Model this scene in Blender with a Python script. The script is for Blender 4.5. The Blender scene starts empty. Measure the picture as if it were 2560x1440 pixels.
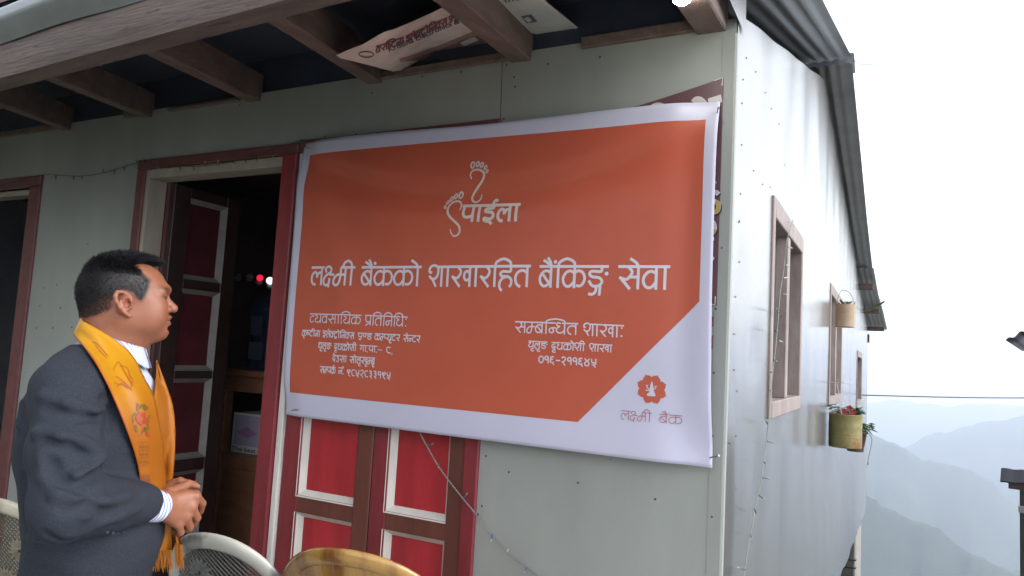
import bpy, math, random
import numpy as np
from mathutils import Vector, Matrix
random.seed(7); rng = np.random.default_rng(7)
R = math.radians
scene = bpy.context.scene
COL = scene.collection

# ------------------------------------------------------------------ camera
FPX = 1832.27                      # focal length in photo pixels (2560 wide)
YAW, PITCH, ROLL = -0.48197701, 0.08901256, 0.05616109
CAM = np.array([0.46856724, -2.4, 1.45])
_f = np.array([math.sin(YAW)*math.cos(PITCH), math.cos(YAW)*math.cos(PITCH), math.sin(PITCH)])
_r = np.array([math.cos(YAW), -math.sin(YAW), 0.0]); _u = np.cross(_r, _f)
_r2 = math.cos(ROLL)*_r + math.sin(ROLL)*_u; _u2 = -math.sin(ROLL)*_r + math.cos(ROLL)*_u
cd = bpy.data.cameras.new('camera'); co = bpy.data.objects.new('camera', cd); COL.objects.link(co)
cd.sensor_width = 36.0; cd.lens = FPX/2560*36.0; cd.clip_start = 0.02; cd.clip_end = 20000
co.matrix_world = Matrix(((_r2[0], _u2[0], -_f[0], CAM[0]), (_r2[1], _u2[1], -_f[1], CAM[1]), (_r2[2], _u2[2], -_f[2], CAM[2]), (0, 0, 0, 1)))
scene.camera = co

# ------------------------------------------------------------------ sky, sun, exposure
SUN_EL, SUN_AZ = 34.0, 5.0        # azimuth measured from +x (right of the house) towards +y (valley)
w = bpy.data.worlds.new('World'); scene.world = w; w.use_nodes = True
nt = w.node_tree; nt.nodes.clear()
o_ = nt.nodes.new('ShaderNodeOutputWorld'); bg = nt.nodes.new('ShaderNodeBackground')
sky = nt.nodes.new('ShaderNodeTexSky'); sky.sky_type = 'NISHITA'; sky.sun_disc = False
sky.sun_elevation = R(SUN_EL); sky.sun_rotation = R(90-SUN_AZ); sky.air_density = 1.6; sky.dust_density = 5.0; sky.altitude = 1800
hs = nt.nodes.new('ShaderNodeHueSaturation'); hs.inputs['Saturation'].default_value = 0.22
tc = nt.nodes.new('ShaderNodeTexCoord'); nz = nt.nodes.new('ShaderNodeTexNoise'); nz.inputs['Scale'].default_value = 2.6; nz.inputs['Detail'].default_value = 5
cr = nt.nodes.new('ShaderNodeValToRGB'); cr.color_ramp.elements[0].position = .3; cr.color_ramp.elements[0].color = (.82, .84, .87, 1); cr.color_ramp.elements[1].position = .7; cr.color_ramp.elements[1].color = (1.05, 1.05, 1.05, 1)
mx = nt.nodes.new('ShaderNodeMix'); mx.data_type = 'RGBA'; mx.blend_type = 'MULTIPLY'; mx.inputs[0].default_value = 1.0
L = nt.links.new
L(sky.outputs[0], hs.inputs['Color']); L(tc.outputs['Generated'], nz.inputs['Vector']); L(nz.outputs[0], cr.inputs[0])
L(hs.outputs[0], mx.inputs[6]); L(cr.outputs[0], mx.inputs[7]); L(mx.outputs[2], bg.inputs[0]); L(bg.outputs[0], o_.inputs[0])
bg.inputs[1].default_value = 0.13
sl = bpy.data.lights.new('sun', 'SUN'); sl.energy = .5; sl.angle = R(45); sl.color = (1.0, .96, .9)
so = bpy.data.objects.new('sun', sl); COL.objects.link(so)
_d = Vector((math.cos(R(SUN_EL))*math.cos(R(SUN_AZ)), math.cos(R(SUN_EL))*math.sin(R(SUN_AZ)), math.sin(R(SUN_EL))))
so.rotation_euler = _d.to_track_quat('Z', 'Y').to_euler(); so.location = (6, 6, 12)
scene.view_settings.view_transform = 'Standard'; scene.view_settings.look = 'None'; scene.view_settings.gamma = 1
scene.view_settings.exposure = 2.0
cy = scene.cycles
cy.max_bounces = 6; cy.diffuse_bounces = 3; cy.glossy_bounces = 3; cy.transmission_bounces = 3; cy.volume_bounces = 2
cy.use_denoising = True; cy.caustics_reflective = False; cy.caustics_refractive = False

# ------------------------------------------------------------------ reference points
def _ray(x, y):
    return (x-1280)/FPX*_r2 - (y-720)/FPX*_u2 + _f
def on_wall(x, y, Y=0.0):          # a photo point carried onto the front wall's plane
    d = _ray(x, y); t = (Y-CAM[1])/d[1]; return CAM+t*d
def on_side(x, y, X=0.0):          # ... onto the side wall's plane
    d = _ray(x, y); t = (X-CAM[0])/d[0]; return CAM+t*d

# ------------------------------------------------------------------ helpers
def tag(o, label=None, cat=None, group=None, kind=None):
    if label: o['label'] = label
    if cat: o['category'] = cat
    if group: o['group'] = group
    if kind: o['kind'] = kind
    return o
def thing(name, label, cat, loc=(0, 0, 0), rz=0, group=None):
    o = bpy.data.objects.new(name, None); COL.objects.link(o); o.location = loc; o.rotation_euler = (0, 0, rz); o.empty_display_size = .1
    return tag(o, label, cat, group)
def copy_tree(o, parent=None):
    c = o.copy(); COL.objects.link(c)
    if parent: c.parent = parent
    for ch in list(o.children): copy_tree(ch, c)
    return c

def catmull(pts, n=6, closed=False):
    P = [np.array(p, float) for p in pts]; m = len(P)
    if m < 3 and not closed: 
        return [P[0]+(P[-1]-P[0])*i/n for i in range(n+1)]
    out = []
    for i in range(m if closed else m-1):
        g = (lambda k: P[k % m]) if closed else (lambda k: P[min(max(k, 0), m-1)])
        a, b, c, d = g(i-1), g(i), g(i+1), g(i+2)
        for j in range(n):
            t = j/n
            out.append(.5*((2*b)+(c-a)*t+(2*a-5*b+4*c-d)*t*t+(3*b-a-3*c+d)*t**3))
    if not closed: out.append(P[-1])
    return out

class MB:
    def __init__(s): s.v = []; s.f = []; s.m = []
    def add(s, vs, fs, m=0):
        b = len(s.v); s.v += [tuple(map(float, p)) for p in vs]; s.f += [tuple(b+i for i in q) for q in fs]; s.m += [m]*len(fs); return s
    def box(s, x0, x1, y0, y1, z0, z1, m=0, xf=None, bev=0.0):
        if bev > 0:
            b = bev; vs = []; 
            for (x, sx) in ((x0, 1), (x1, -1)):
                for (y, sy) in ((y0, 1), (y1, -1)):
                    for (z, sz) in ((z0, 1), (z1, -1)):
                        vs += [(x, y+sy*b, z+sz*b), (x+sx*b, y, z+sz*b), (x+sx*b, y+sy*b, z)]
            I = lambda i, j, k, a: ((i*2+j)*2+k)*3+a
            fs = []
            for i in (0, 1):
                q = [I(i, 0, 0, 0), I(i, 1, 0, 0), I(i, 1, 1, 0), I(i, 0, 1, 0)]; fs.append(q if i else q[::-1])
                q = [I(0, i, 0, 1), I(1, i, 0, 1), I(1, i, 1, 1), I(0, i, 1, 1)]; fs.append(q[::-1] if i else q)
                q = [I(0, 0, i, 2), I(1, 0, i, 2), I(1, 1, i, 2), I(0, 1, i, 2)]; fs.append(q if i else q[::-1])
            for i in (0, 1):
                for j in (0, 1):
                    fs.append([I(i, j, 0, 0), I(i, j, 1, 0), I(i, j, 1, 1), I(i, j, 0, 1)])
                    fs.append([I(i, 0, j, 0), I(i, 1, j, 0), I(i, 1, j, 2), I(i, 0, j, 2)])
                    fs.append([I(0, i, j, 1), I(1, i, j, 1), I(1, i, j, 2), I(0, i, j, 2)])
                    for k in (0, 1): fs.append([I(i, j, k, 0), I(i, j, k, 1), I(i, j, k, 2)])
        else:
            vs = [(x, y, z) for x in (x0, x1) for y in (y0, y1) for z in (z0, z1)]
            fs = [(0, 1, 3, 2), (4, 6, 7, 5), (0, 4, 5, 1), (2, 3, 7, 6), (0, 2, 6, 4), (1, 5, 7, 3)]
        if xf is not None: vs = [tuple(xf @ Vector(p)) for p in vs]
        return s.add(vs, fs, m)
    def beam(s, a, b, wid, hei, m=0, up=(0, 0, 1), bev=.004):
        a, b = Vector(a), Vector(b); d = b-a; l = d.length; d.normalize(); up = Vector(up)
        x = d.cross(up).normalized(); z = x.cross(d)
        M = Matrix(((x.x, d.x, z.x, a.x), (x.y, d.y, z.y, a.y), (x.z, d.z, z.z, a.z), (0, 0, 0, 1)))
        return s.box(-wid/2, wid/2, 0, l, -hei/2, hei/2, m, M, bev)
    def tube(s, pts, r, seg=6, m=0, closed=False, caps=True):
        P = [Vector(p) for p in pts]; n = len(P); rs = r if hasattr(r, '__len__') else [r]*n
        b = len(s.v); prev = None
        for i, p in enumerate(P):
            t = (P[(i+1) % n]-P[i-1]) if closed else (P[min(i+1, n-1)]-P[max(i-1, 0)])
            if t.length < 1e-9: t = Vector((0, 0, 1))
            t.normalize()
            if prev is None: a = t.cross(Vector((0, 0, 1)) if abs(t.z) < .9 else Vector((1, 0, 0))).normalized()
            else: a = (prev-t*prev.dot(t)).normalized()
            prev = a; c = t.cross(a)
            for k in range(seg):
                q = p+(a*math.cos(2*math.pi*k/seg)+c*math.sin(2*math.pi*k/seg))*rs[i]; s.v.append(tuple(q))
        for i in range(n if closed else n-1):
            j = (i+1) % n
            for k in range(seg):
                l = (k+1) % seg; s.f.append((b+i*seg+k, b+i*seg+l, b+j*seg+l, b+j*seg+k)); s.m.append(m)
        if caps and not closed:
            s.f.append(tuple(b+k for k in range(seg))[::-1]); s.f.append(tuple(b+(n-1)*seg+k for k in range(seg))); s.m += [m, m]
        return s
    def lathe(s, prof, seg=24, c=(0, 0, 0), m=0, ex=1.0):
        b = len(s.v); n = len(prof)
        for (r, z) in prof:
            for k in range(seg):
                a = 2*math.pi*k/seg; s.v.append((c[0]+r*math.cos(a), c[1]+r*ex*math.sin(a), c[2]+z))
        for i in range(n-1):
            for k in range(seg):
                l = (k+1) % seg; s.f.append((b+i*seg+k, b+i*seg+l, b+(i+1)*seg+l, b+(i+1)*seg+k)); s.m.append(m)
        return s
    def sphere(s, c, r, seg=14, rings=9, m=0):
        rr = r if hasattr(r, '__len__') else (r, r, r); b = len(s.v)
        for i in range(rings+1):
            t = math.pi*i/rings
            for k in range(seg):
                a = 2*math.pi*k/seg
                s.v.append((c[0]+rr[0]*math.sin(t)*math.cos(a), c[1]+rr[1]*math.sin(t)*math.sin(a), c[2]+rr[2]*math.cos(t)))
        for i in range(rings):
            for k in range(seg):
                l = (k+1) % seg; s.f.append((b+i*seg+k, b+(i+1)*seg+k, b+(i+1)*seg+l, b+i*seg+l)); s.m.append(m)
        return s
    def grid(s, fn, nu, nv, m=0, mf=None, flip=False):
        b = len(s.v)
        for i in range(nu+1):
            for j in range(nv+1): s.v.append(tuple(map(float, fn(i/nu, j/nv))))
        for i in range(nu):
            for j in range(nv):
                q = (b+i*(nv+1)+j, b+(i+1)*(nv+1)+j, b+(i+1)*(nv+1)+j+1, b+i*(nv+1)+j+1)
                s.f.append(q[::-1] if flip else q); s.m.append(mf((i+.5)/nu, (j+.5)/nv) if mf else m)
        return s
    def build(s, name, mats, parent=None, smooth=False, bevel=0):
        me = bpy.data.meshes.new(name); me.from_pydata(s.v, [], s.f)
        for x in (mats if isinstance(mats, (list, tuple)) else [mats]): me.materials.append(x)
        if len(me.polygons) == len(s.m): me.polygons.foreach_set('material_index', s.m)
        if smooth: me.polygons.foreach_set('use_smooth', [True]*len(me.polygons))
        me.update(); o = bpy.data.objects.new(name, me); COL.objects.link(o)
        if parent: o.parent = parent
        return o

# ------------------------------------------------------------------ materials
def mat(name, base, rough=.6, metal=0.0, var=.12, vscale=8.0, vdet=6, col2=None, bump=0.0, bscale=60.0, stretch=(1, 1, 1), spec=.5, speck=None, coat=0.0, emit=None, estr=0, trans=0.0, rvar=0.0, ramp=(.35, .7), bdet=4, bdist=.01, extra=None):
    m = bpy.data.materials.new(name); m.use_nodes = True; t = m.node_tree; N = t.nodes; P = N['Principled BSDF']; k = t.links.new
    tcd = N.new('ShaderNodeTexCoord'); mp = N.new('ShaderNodeMapping'); mp.inputs['Scale'].default_value = stretch
    k(tcd.outputs['Object'], mp.inputs[0])
    n1 = N.new('ShaderNodeTexNoise'); n1.inputs['Scale'].default_value = vscale; n1.inputs['Detail'].default_value = vdet; n1.inputs['Roughness'].default_value = .62
    k(mp.outputs[0], n1.inputs['Vector'])
    rp = N.new('ShaderNodeValToRGB'); b = np.array(base); c2 = np.array(col2) if col2 is not None else None
    lo = b*(1-var) if c2 is None else b; hi = np.minimum(b*(1+var), 1) if c2 is None else c2
    rp.color_ramp.elements[0].position, rp.color_ramp.elements[1].position = ramp
    rp.color_ramp.elements[0].color = (*lo, 1); rp.color_ramp.elements[1].color = (*hi, 1)
    k(n1.outputs[0], rp.inputs[0]); colout = rp.outputs[0]
    if speck:                        # (colour, scale, threshold)
        n3 = N.new('ShaderNodeTexNoise'); n3.inputs['Scale'].default_value = speck[1]; n3.inputs['Detail'].default_value = 5; n3.inputs['Roughness'].default_value = .7; k(mp.outputs[0], n3.inputs['Vector'])
        r3 = N.new('ShaderNodeValToRGB'); r3.color_ramp.elements[0].position = speck[2]; r3.color_ramp.elements[1].position = min(1, speck[2]+.06)
        r3.color_ramp.elements[0].color = (0, 0, 0, 1); r3.color_ramp.elements[1].color = (1, 1, 1, 1); k(n3.outputs[0], r3.inputs[0])
        mxx = N.new('ShaderNodeMix'); mxx.data_type = 'RGBA'; k(r3.outputs[0], mxx.inputs[0]); k(colout, mxx.inputs[6]); mxx.inputs[7].default_value = (*speck[0], 1); colout = mxx.outputs[2]
    if extra: colout = extra(t, tcd, colout)
    k(colout, P.inputs['Base Color'])
    P.inputs['Roughness'].default_value = rough; P.inputs['Metallic'].default_value = metal; P.inputs['Specular IOR Level'].default_value = spec
    P.inputs['Coat Weight'].default_value = coat; P.inputs['Transmission Weight'].default_value = trans
    if rvar:
        mr = N.new('ShaderNodeMapRange'); mr.inputs['To Min'].default_value = max(.02, rough-rvar); mr.inputs['To Max'].default_value = min(1, rough+rvar); k(n1.outputs[0], mr.inputs[0]); k(mr.outputs[0], P.inputs['Roughness'])
    if emit: P.inputs['Emission Color'].default_value = (*emit, 1); P.inputs['Emission Strength'].default_value = estr
    if bump:
        n2 = N.new('ShaderNodeTexNoise'); n2.inputs['Scale'].default_value = bscale; n2.inputs['Detail'].default_value = bdet; k(mp.outputs[0], n2.inputs['Vector'])
        bp = N.new('ShaderNodeBump'); bp.inputs['Strength'].default_value = bump; bp.inputs['Distance'].default_value = bdist; k(n2.outputs[0], bp.inputs['Height']); k(bp.outputs[0], P.inputs['Normal'])
    return m

M = {}
M['wall_paint'] = mat('grey_green_painted_sheet', (.28, .292, .268), .5, 0, .11, 2.2, stretch=(1, 1, .35), speck=((.20, .195, .165), 22, .68), bump=.22, bscale=3.2, bdet=3)
M['side_sheet'] = mat('plain_galvanised_sheet', (.27, .265, .258), .23, .62, .06, 2.0, vdet=4, stretch=(1, 1.0, .16), rvar=.05, bump=.30, bscale=1.6, bdet=1.6, bdist=.03)
M['corr'] = mat('corrugated_sheet', (.40, .41, .435), .45, .45, .12, 5, rvar=.08)
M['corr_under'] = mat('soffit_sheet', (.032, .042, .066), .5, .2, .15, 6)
M['maroon'] = mat('maroon_frame_paint', (.125, .04, .04), .55, 0, .2, 14, speck=((.30, .17, .14), 38, .71), bump=.15, bscale=70)
M['red'] = mat('red_door_paint', (.40, .021, .030), .36, 0, .22, 9, stretch=(1, 1, .16), speck=((.42, .1, .09), 60, .7), bump=.2, bscale=90)
M['redframe'] = mat('red_frame_paint', (.185, .018, .024), .5, 0, .2, 12, stretch=(1, 1, .2), speck=((.4, .18, .17), 70, .74), bump=.12, bscale=60)
M['brown'] = mat('brown_stile_paint', (.135, .038, .026), .4, 0, .25, 7, stretch=(1, 1, .2), speck=((.32, .2, .15), 55, .73), bump=.2, bscale=80)
M['white_trim'] = mat('chipped_white_trim', (.62, .585, .53), .55, 0, .1, 12, stretch=(1, 1, .25), speck=((.33, .25, .2), 50, .68), bump=.2, bscale=80)
M['tan'] = mat('tan_jamb', (.33, .285, .235), .65, 0, .15, 10, stretch=(1, 1, .25), speck=((.2, .15, .12), 40, .66), bump=.2, bscale=80)  # doorway jambs: even tan with darker specks
M['wood'] = mat('rough_sawn_wood', (.075, .056, .050), .75, 0, .3, 7, stretch=(.35, 3, 3), col2=(.14, .104, .09), speck=((.05, .04, .036), 22, .62), bump=.5, bscale=35)
M['wood_dark'] = mat('old_rafter_wood', (.105, .07, .058), .78, 0, .3, 6, stretch=(3, .35, 3), col2=(.175, .12, .10), bump=.5, bscale=40)
M['flash'] = mat('dull_tin_flashing', (.20, .215, .22), .38, .75, .12, 6, rvar=.1)
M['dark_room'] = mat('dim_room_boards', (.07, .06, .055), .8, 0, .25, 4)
M['desk'] = mat('varnished_desk_wood', (.16, .07, .035), .4, 0, .25, 6, stretch=(1, 3, 3))
M['screw'] = mat('rusty_screw', (.10, .075, .06), .6, .5)
M['nail'] = mat('steel_nail', (.17, .16, .17), .4, .8)
M['black'] = mat('matt_black', (.02, .02, .022), .6)
M['cable'] = mat('black_cable', (.03, .03, .032), .5)
M['conc'] = mat('bare_concrete', (.30, .28, .255), .85, 0, .2, 6, bump=.4, bscale=60)
M['stone'] = mat('rubble_stone', (.33, .30, .23), .9, 0, .3, 14, speck=((.12, .10, .07), 22, .58), bump=.8, bscale=22)

# ------------------------------------------------------------------ stroke lettering (Devanagari drawn as pen strokes)
ST = lambda x, b=0: [(x, 1), (x, b)]
BA = [(.5, .68), (.36, .79), (.18, .74), (.05, .5), (.07, .24), (.2, .08), (.37, .13), (.5, .34)]
RA = [[(.36, 1), (.52, .78), (.46, .56), (.3, .43), (.05, .52)], [(.13, .46), (.5, 0)]]
G = {  # name: (advance, strokes, x of the stem that carries vowel marks, headline start)
 'aa': (.34, [ST(.17)], .17), 'la': (.74, [[(.3, .04), (.14, .08), (.05, .3), (.08, .58), (.2, .74), (.32, .66), (.35, .42)], [(.35, .48), (.43, .68), (.6, .74)], ST(.6)], .6),
 'ksha_h': (.52, [[(.13, .72), (.08, .93), (.24, 1.05), (.39, .93), (.35, .73), (.13, .56), (-.0, .32), (.03, .08), (.17, 0), (.3, .14), (.32, .38)], [(.31, .41), (.28, -.12)], [(.3, .6), (.56, .6)]], .3, .9),
 'ma': (.76, [[(.38, 1), (.37, .45), (.3, .12), (.16, 0), (.03, .12), (.05, .38), (.18, .56), (.3, .6), (.62, .6)], ST(.62)], .62),
 'ma_h': (.6, [[(.38, 1), (.37, .45), (.3, .12), (.16, 0), (.03, .12), (.05, .38), (.18, .56), (.3, .6), (.6, .6)]], .38),
 'ba': (.64, [BA, [(.14, .66), (.44, .2)], ST(.5)], .5), 'va': (.64, [BA, ST(.5)], .5), 'va_h': (.5, [[(.44, .7), (.34, .78), (.18, .74), (.05, .5), (.07, .24), (.2, .08), (.42, .2)]], .3),
 'ka': (.98, [BA, ST(.5), [(.5, .7), (.64, .8), (.82, .73), (.91, .48), (.85, .22), (.72, .1), (.58, .13)]], .5), 'ka_h': (.72, [BA, ST(.5), [(.5, .7), (.62, .74), (.72, .6)]], .5),
 'sha': (.86, [[(.18, .72), (.03, .75), (.07, .98), (.28, 1.08), (.49, .95), (.49, .6), (.34, .41), (.18, .4), (.02, .55)], [(.19, .42), (.42, 0)], ST(.7)], .7, .5),
 'kha': (1.14, RA+[[(1.0, .62), (.87, .78), (.73, .68), (.71, .46), (.82, .32), (1.0, .42)], ST(1.0)], 1.0), 'ra': (.64, RA, .36),
 'ha': (.78, [[(.6, 1), (.59, .75), (.22, .75), (.11, .63), (.2, .52), (.48, .5), (.64, .36), (.65, .15), (.56, .0)], [(.5, .5), (.25, .45), (.09, .25), (.08, 0), (.2, -.18)]], .6),
 'ta': (.78, [[(.62, .66), (.42, .8), (.16, .7), (.06, .42), (.14, .14), (.32, .02)], ST(.62)], .62),
 'nga': (.86, [[(.58, 1), (.57, .78), (.2, .78), (.12, .65), (.24, .53), (.5, .49), (.62, .32), (.5, .13), (.25, .12), (.1, .36)], [(.78, .7), (.785, .66)]], .57),
 'nga_ga': (.86, [[(.58, 1), (.57, .78), (.2, .78), (.12, .65), (.24, .53), (.5, .49), (.62, .32), (.5, .13), (.25, .12), (.1, .36)], [(.78, .7), (.785, .66)], [(.4, .1), (.38, -.14), (.25, -.27), (.1, -.24)], [(.56, .12), (.53, -.32)]], .57),
 'sa': (.9, [[(.36, 1), (.52, .78), (.44, .56), (.3, .43), (.05, .52)], [(.13, .46), (.46, 0)], [(.44, .54), (.74, .54)], ST(.75)], .75),
 'ya': (.78, [[(.08, .86), (.27, .76), (.28, .57), (.09, .43), (.12, .2), (.3, .1), (.5, .16), (.64, .36)], ST(.64)], .64),
 'pa': (.74, [[(.13, 1), (.11, .6), (.17, .36), (.34, .29), (.6, .38)], ST(.6)], .6), 'pra': (.74, [[(.13, 1), (.11, .6), (.17, .4), (.34, .34), (.6, .42)], ST(.6), [(.58, .26), (.3, .12), (.14, -.06)]], .6), 'pa_h': (.5, [[(.13, 1), (.11, .6), (.17, .38), (.34, .32), (.5, .42)]], .2),
 'na': (.76, [[(.62, .55), (.22, .55), (.06, .38), (.12, .16), (.28, .12), (.37, .28), (.3, .5)], ST(.62)], .62), 'na_h': (.52, [[(.52, .55), (.22, .55), (.06, .38), (.12, .16), (.28, .12), (.37, .28), (.3, .5)]], .3),
 'dha': (.78, [[(.34, .94), (.22, 1.04), (.08, .96), (.1, .78), (.28, .7), (.1, .56), (.06, .32), (.2, .13), (.42, .15), (.62, .35)], ST(.62)], .62, .42),
 'e': (.72, [[(.14, 1), (.14, .6), (.32, .44), (.58, .48)], [(.58, 1), (.56, .3), (.4, .08), (.2, .1), (.42, -.12)]], .5),
 'nna_h': (.52, [[(.12, 1), (.12, .58), (.25, .42), (.38, .58), (.4, 1)]], .3), 'dda': (.7, [[(.58, 1), (.57, .78), (.2, .78), (.12, .65), (.24, .53), (.5, .49), (.62, .32), (.5, .13), (.25, .12), (.1, .36)]], .57),
 'tta': (.72, [[(.5, 1), (.49, .82), (.2, .76), (.06, .5), (.12, .2), (.35, .06), (.62, .16)]], .5), 'tta_ra': (.76, [[(.5, 1), (.49, .82), (.2, .76), (.06, .5), (.12, .22), (.35, .1), (.62, .2)], [(.14, -.16), (.34, .0), (.52, -.16)]], .5),
 'ssa_h': (.52, [[(.13, 1), (.11, .6), (.17, .36), (.34, .3), (.52, .42)], [(.13, .85), (.48, .45)]], .2),
 'i': (.7, [[(.5, 1), (.49, .82), (.18, .79), (.14, .61), (.44, .56), (.54, .36), (.36, .2), (.12, .24), (.12, .1), (.32, .06), (.48, -.16)]], .45),
 'ii': (.74, [[(.52, 1), (.51, .82), (.2, .79), (.16, .61), (.46, .56), (.56, .34), (.4, .16), (.12, .22), (.16, .06), (.36, .02), (.5, -.14)], [(.5, 1), (.47, 1.18), (.56, 1.32), (.66, 1.24)]], .45),
 'u': (.64, [[(.08, .8), (.34, .84), (.44, .68), (.26, .52), (.46, .42), (.44, .16), (.22, .05), (.05, .2)], [(.44, .95), (.44, 1.0)]], .5),
 'tha': (.78, [[(.3, .84), (.14, .82), (.1, 1.0), (.27, 1.04), (.33, .82), (.1, .56), (.08, .3), (.3, .2), (.62, .38)], ST(.62)], .62, .42),
 'da': (.64, [[(.42, 1), (.41, .8), (.13, .7), (.07, .42), (.2, .22), (.42, .28), (.45, .46), (.28, .42), (.3, .2), (.5, -.06)]], .4),
 'ga': (.68, [[(.22, 1), (.22, .42), (.07, .36)], ST(.54)], .54),
 '0': (.62, [[(.3, .92), (.08, .75), (.06, .3), (.28, .05), (.5, .3), (.5, .72), (.3, .92)]], .3), '1': (.6, [[(.42, .55), (.22, .46), (.08, .64), (.16, .88), (.36, .9), (.46, .7), (.46, .0)]], .3),
 '2': (.66, [[(.1, .8), (.28, .95), (.48, .84), (.48, .6), (.28, .36), (.12, .34), (.3, .18), (.5, -.12)]], .3), '3': (.66, [[(.1, .88), (.36, .92), (.44, .74), (.24, .6), (.46, .5), (.44, .26), (.2, .2), (.36, .1), (.5, -.12)]], .3),
 '4': (.7, [[(.06, .92), (.22, .72), (.5, .4), (.5, .12), (.3, .02), (.1, .14), (.12, .42), (.4, .66), (.58, .92)]], .3), '5': (.7, [[(.1, .92), (.12, .55), (.3, .42), (.52, .5)], [(.54, .95), (.52, .3), (.3, .18), (.14, .24), (.3, .12), (.54, -.12)]], .3),
 '6': (.66, [[(.48, .9), (.2, .88), (.12, .7), (.36, .58), (.14, .48), (.1, .26), (.3, .16), (.5, .26), (.36, .12), (.54, -.1)]], .3), '8': (.64, [[(.56, .88), (.16, .86), (.1, .5), (.2, .15), (.44, .05), (.56, .12)]], .3),
 '9': (.7, [[(.14, .92), (.1, .6), (.3, .46), (.5, .62), (.5, .86), (.3, .8), (.26, .4), (.34, .15), (.58, -.08)]], .3),
 '-': (.6, [[(.06, .46), (.54, .46)]], .3), '.': (.24, [[(.1, .06), (.105, .0)]], .1), ',': (.3, [[(.14, .08), (.06, -.16)]], .1), ':': (.34, [[(.17, .84), (.175, .78)], [(.17, .16), (.175, .10)]], .1), ' ': (.4, [], 0)}
MARK = {'uu': [[(.02, 0), (-.2, -.06), (-.24, -.26), (-.04, -.36), (.12, -.24)]], 'ri': [[(0, 0), (-.14, -.14), (-.02, -.3), (.14, -.34)]], 'ee': [[(0, 1), (-.1, 1.18), (-.32, 1.36)]],
        'ai': [[(0, 1), (-.14, 1.16), (-.34, 1.3)], [(.01, 1), (-.04, 1.22), (-.16, 1.42)]], 'dot': [[(.16, 1.24), (.165, 1.19)]], 'reph': [[(-.02, 1), (-.06, 1.2), (.1, 1.32), (.16, 1.24)]], 'ii_arc': None}
def word_strokes(tokens, bar=True):
    """returns (width, strokes, dots) for a list of glyph names; marks start with '+', 'ikar' goes before its consonant"""
    x = 0; S = []; bars = []; stem = 0; pend = None; b0 = 0.0
    for t in tokens:
        if t == 'ikar':
            S.append([(x+.15, 1), (x+.15, 0)]); pend = x+.15; x += .32; continue
        if t == 'ikaa':
            sx = x+.17; S.append([(sx, 1), (sx, 0)]); S.append([(sx, 1), (sx-.04, 1.22), (sx-.2, 1.36), (sx-.38, 1.26), (sx-.47, 1.0)]); x += .34; stem = sx; continue
        if t[0] == '+':
            for s in MARK[t[1:]]: S.append([(stem+a, b) for a, b in s])
            continue
        g = G[t]
        if len(g) > 3:
            if x > b0+.02: bars.append((b0, x))
            b0 = x+g[3]
        for s in g[1]: S.append([(x+a, b) for a, b in s])
        stem = x+g[2]
        if pend is not None and not t.endswith('_h'):
            e = stem; S.append([(pend, 1), (pend+.05, 1.2), ((pend+e)/2, 1.36), (e-.05, 1.22), (e, 1)]); pend = None
        x += g[0]
    bars.append((b0, x))
    if bar:
        for a, b in bars:
            if b-a > .05: S.append([(a, 1.0), (b, 1.0)])
    return x, S
class Pen:
    """lays flat pen strokes on a surface fn(x, z, lift) -> 3D point"""
    def __init__(s, fn): s.fn = fn; s.mb = MB(); s.k = 0
    def stroke(s, pts, wid, n=5, straight=False, taper=None, m=0, lift=None):
        P = [np.array(p, float) for p in pts]
        if len(P) > 2 and not straight: P = catmull(P, n)
        elif not straight or len(P) == 2:
            l = np.linalg.norm(P[1]-P[0]); q = max(1, int(l/.011)); P = [P[0]+(P[1]-P[0])*i/q for i in range(q+1)]
        s.k += 1; lf = (.0010+.00006*(s.k % 28)) if lift is None else lift
        vs = []
        for i, p in enumerate(P):
            t = P[min(i+1, len(P)-1)]-P[max(i-1, 0)]; t = t/(np.linalg.norm(t)+1e-12); nrm = np.array([-t[1], t[0]])
            h = wid/2*(taper(i/(len(P)-1)) if taper else 1)
            vs += [s.fn(*(p+nrm*h), lf), s.fn(*(p-nrm*h), lf)]
        s.mb.add(vs, [(2*i, 2*i+1, 2*i+3, 2*i+2) for i in range(len(P)-1)], m)
    def fill(s, pts, m=0, lift=.0006):
        vs = [s.fn(p[0], p[1], lift) for p in pts]; s.mb.add(vs, [tuple(range(len(vs)))], m)
    def fan(s, c, pts, m=0, lift=.0006):
        vs = [s.fn(c[0], c[1], lift)]+[s.fn(p[0], p[1], lift) for p in pts]; n = len(pts)
        s.mb.add(vs, [(0, 1+i, 1+(i+1) % n) for i in range(n)], m)
    def word(s, tokens, a, b, height, wid, bar=True, m=0):
        """a, b: (x, z) of the two ends of the headline; height: headline to baseline"""
        W, S = word_strokes(tokens, bar); a = np.array(a, float); b = np.array(b, float); ex = (b-a)/W; ln = np.linalg.norm(ex)
        ez = np.array([0, height])
        for q in S:
            P = [a+ex*p[0]+ez*(p[1]-1) for p in q]
            if len(q) == 2 and abs(q[0][0]-q[1][0]) < .006 and abs(q[0][1]-q[1][1]) < .08:      # a dot
                c = (P[0]+P[1])/2; r = wid*.72; s.k += 1
                s.fan(c, [c+np.array([r*math.cos(t*math.pi/4), r*math.sin(t*math.pi/4)]) for t in range(8)], m, .0008+.00006*(s.k % 28))
            else: s.stroke(P, wid, n=4, m=m)

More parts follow.
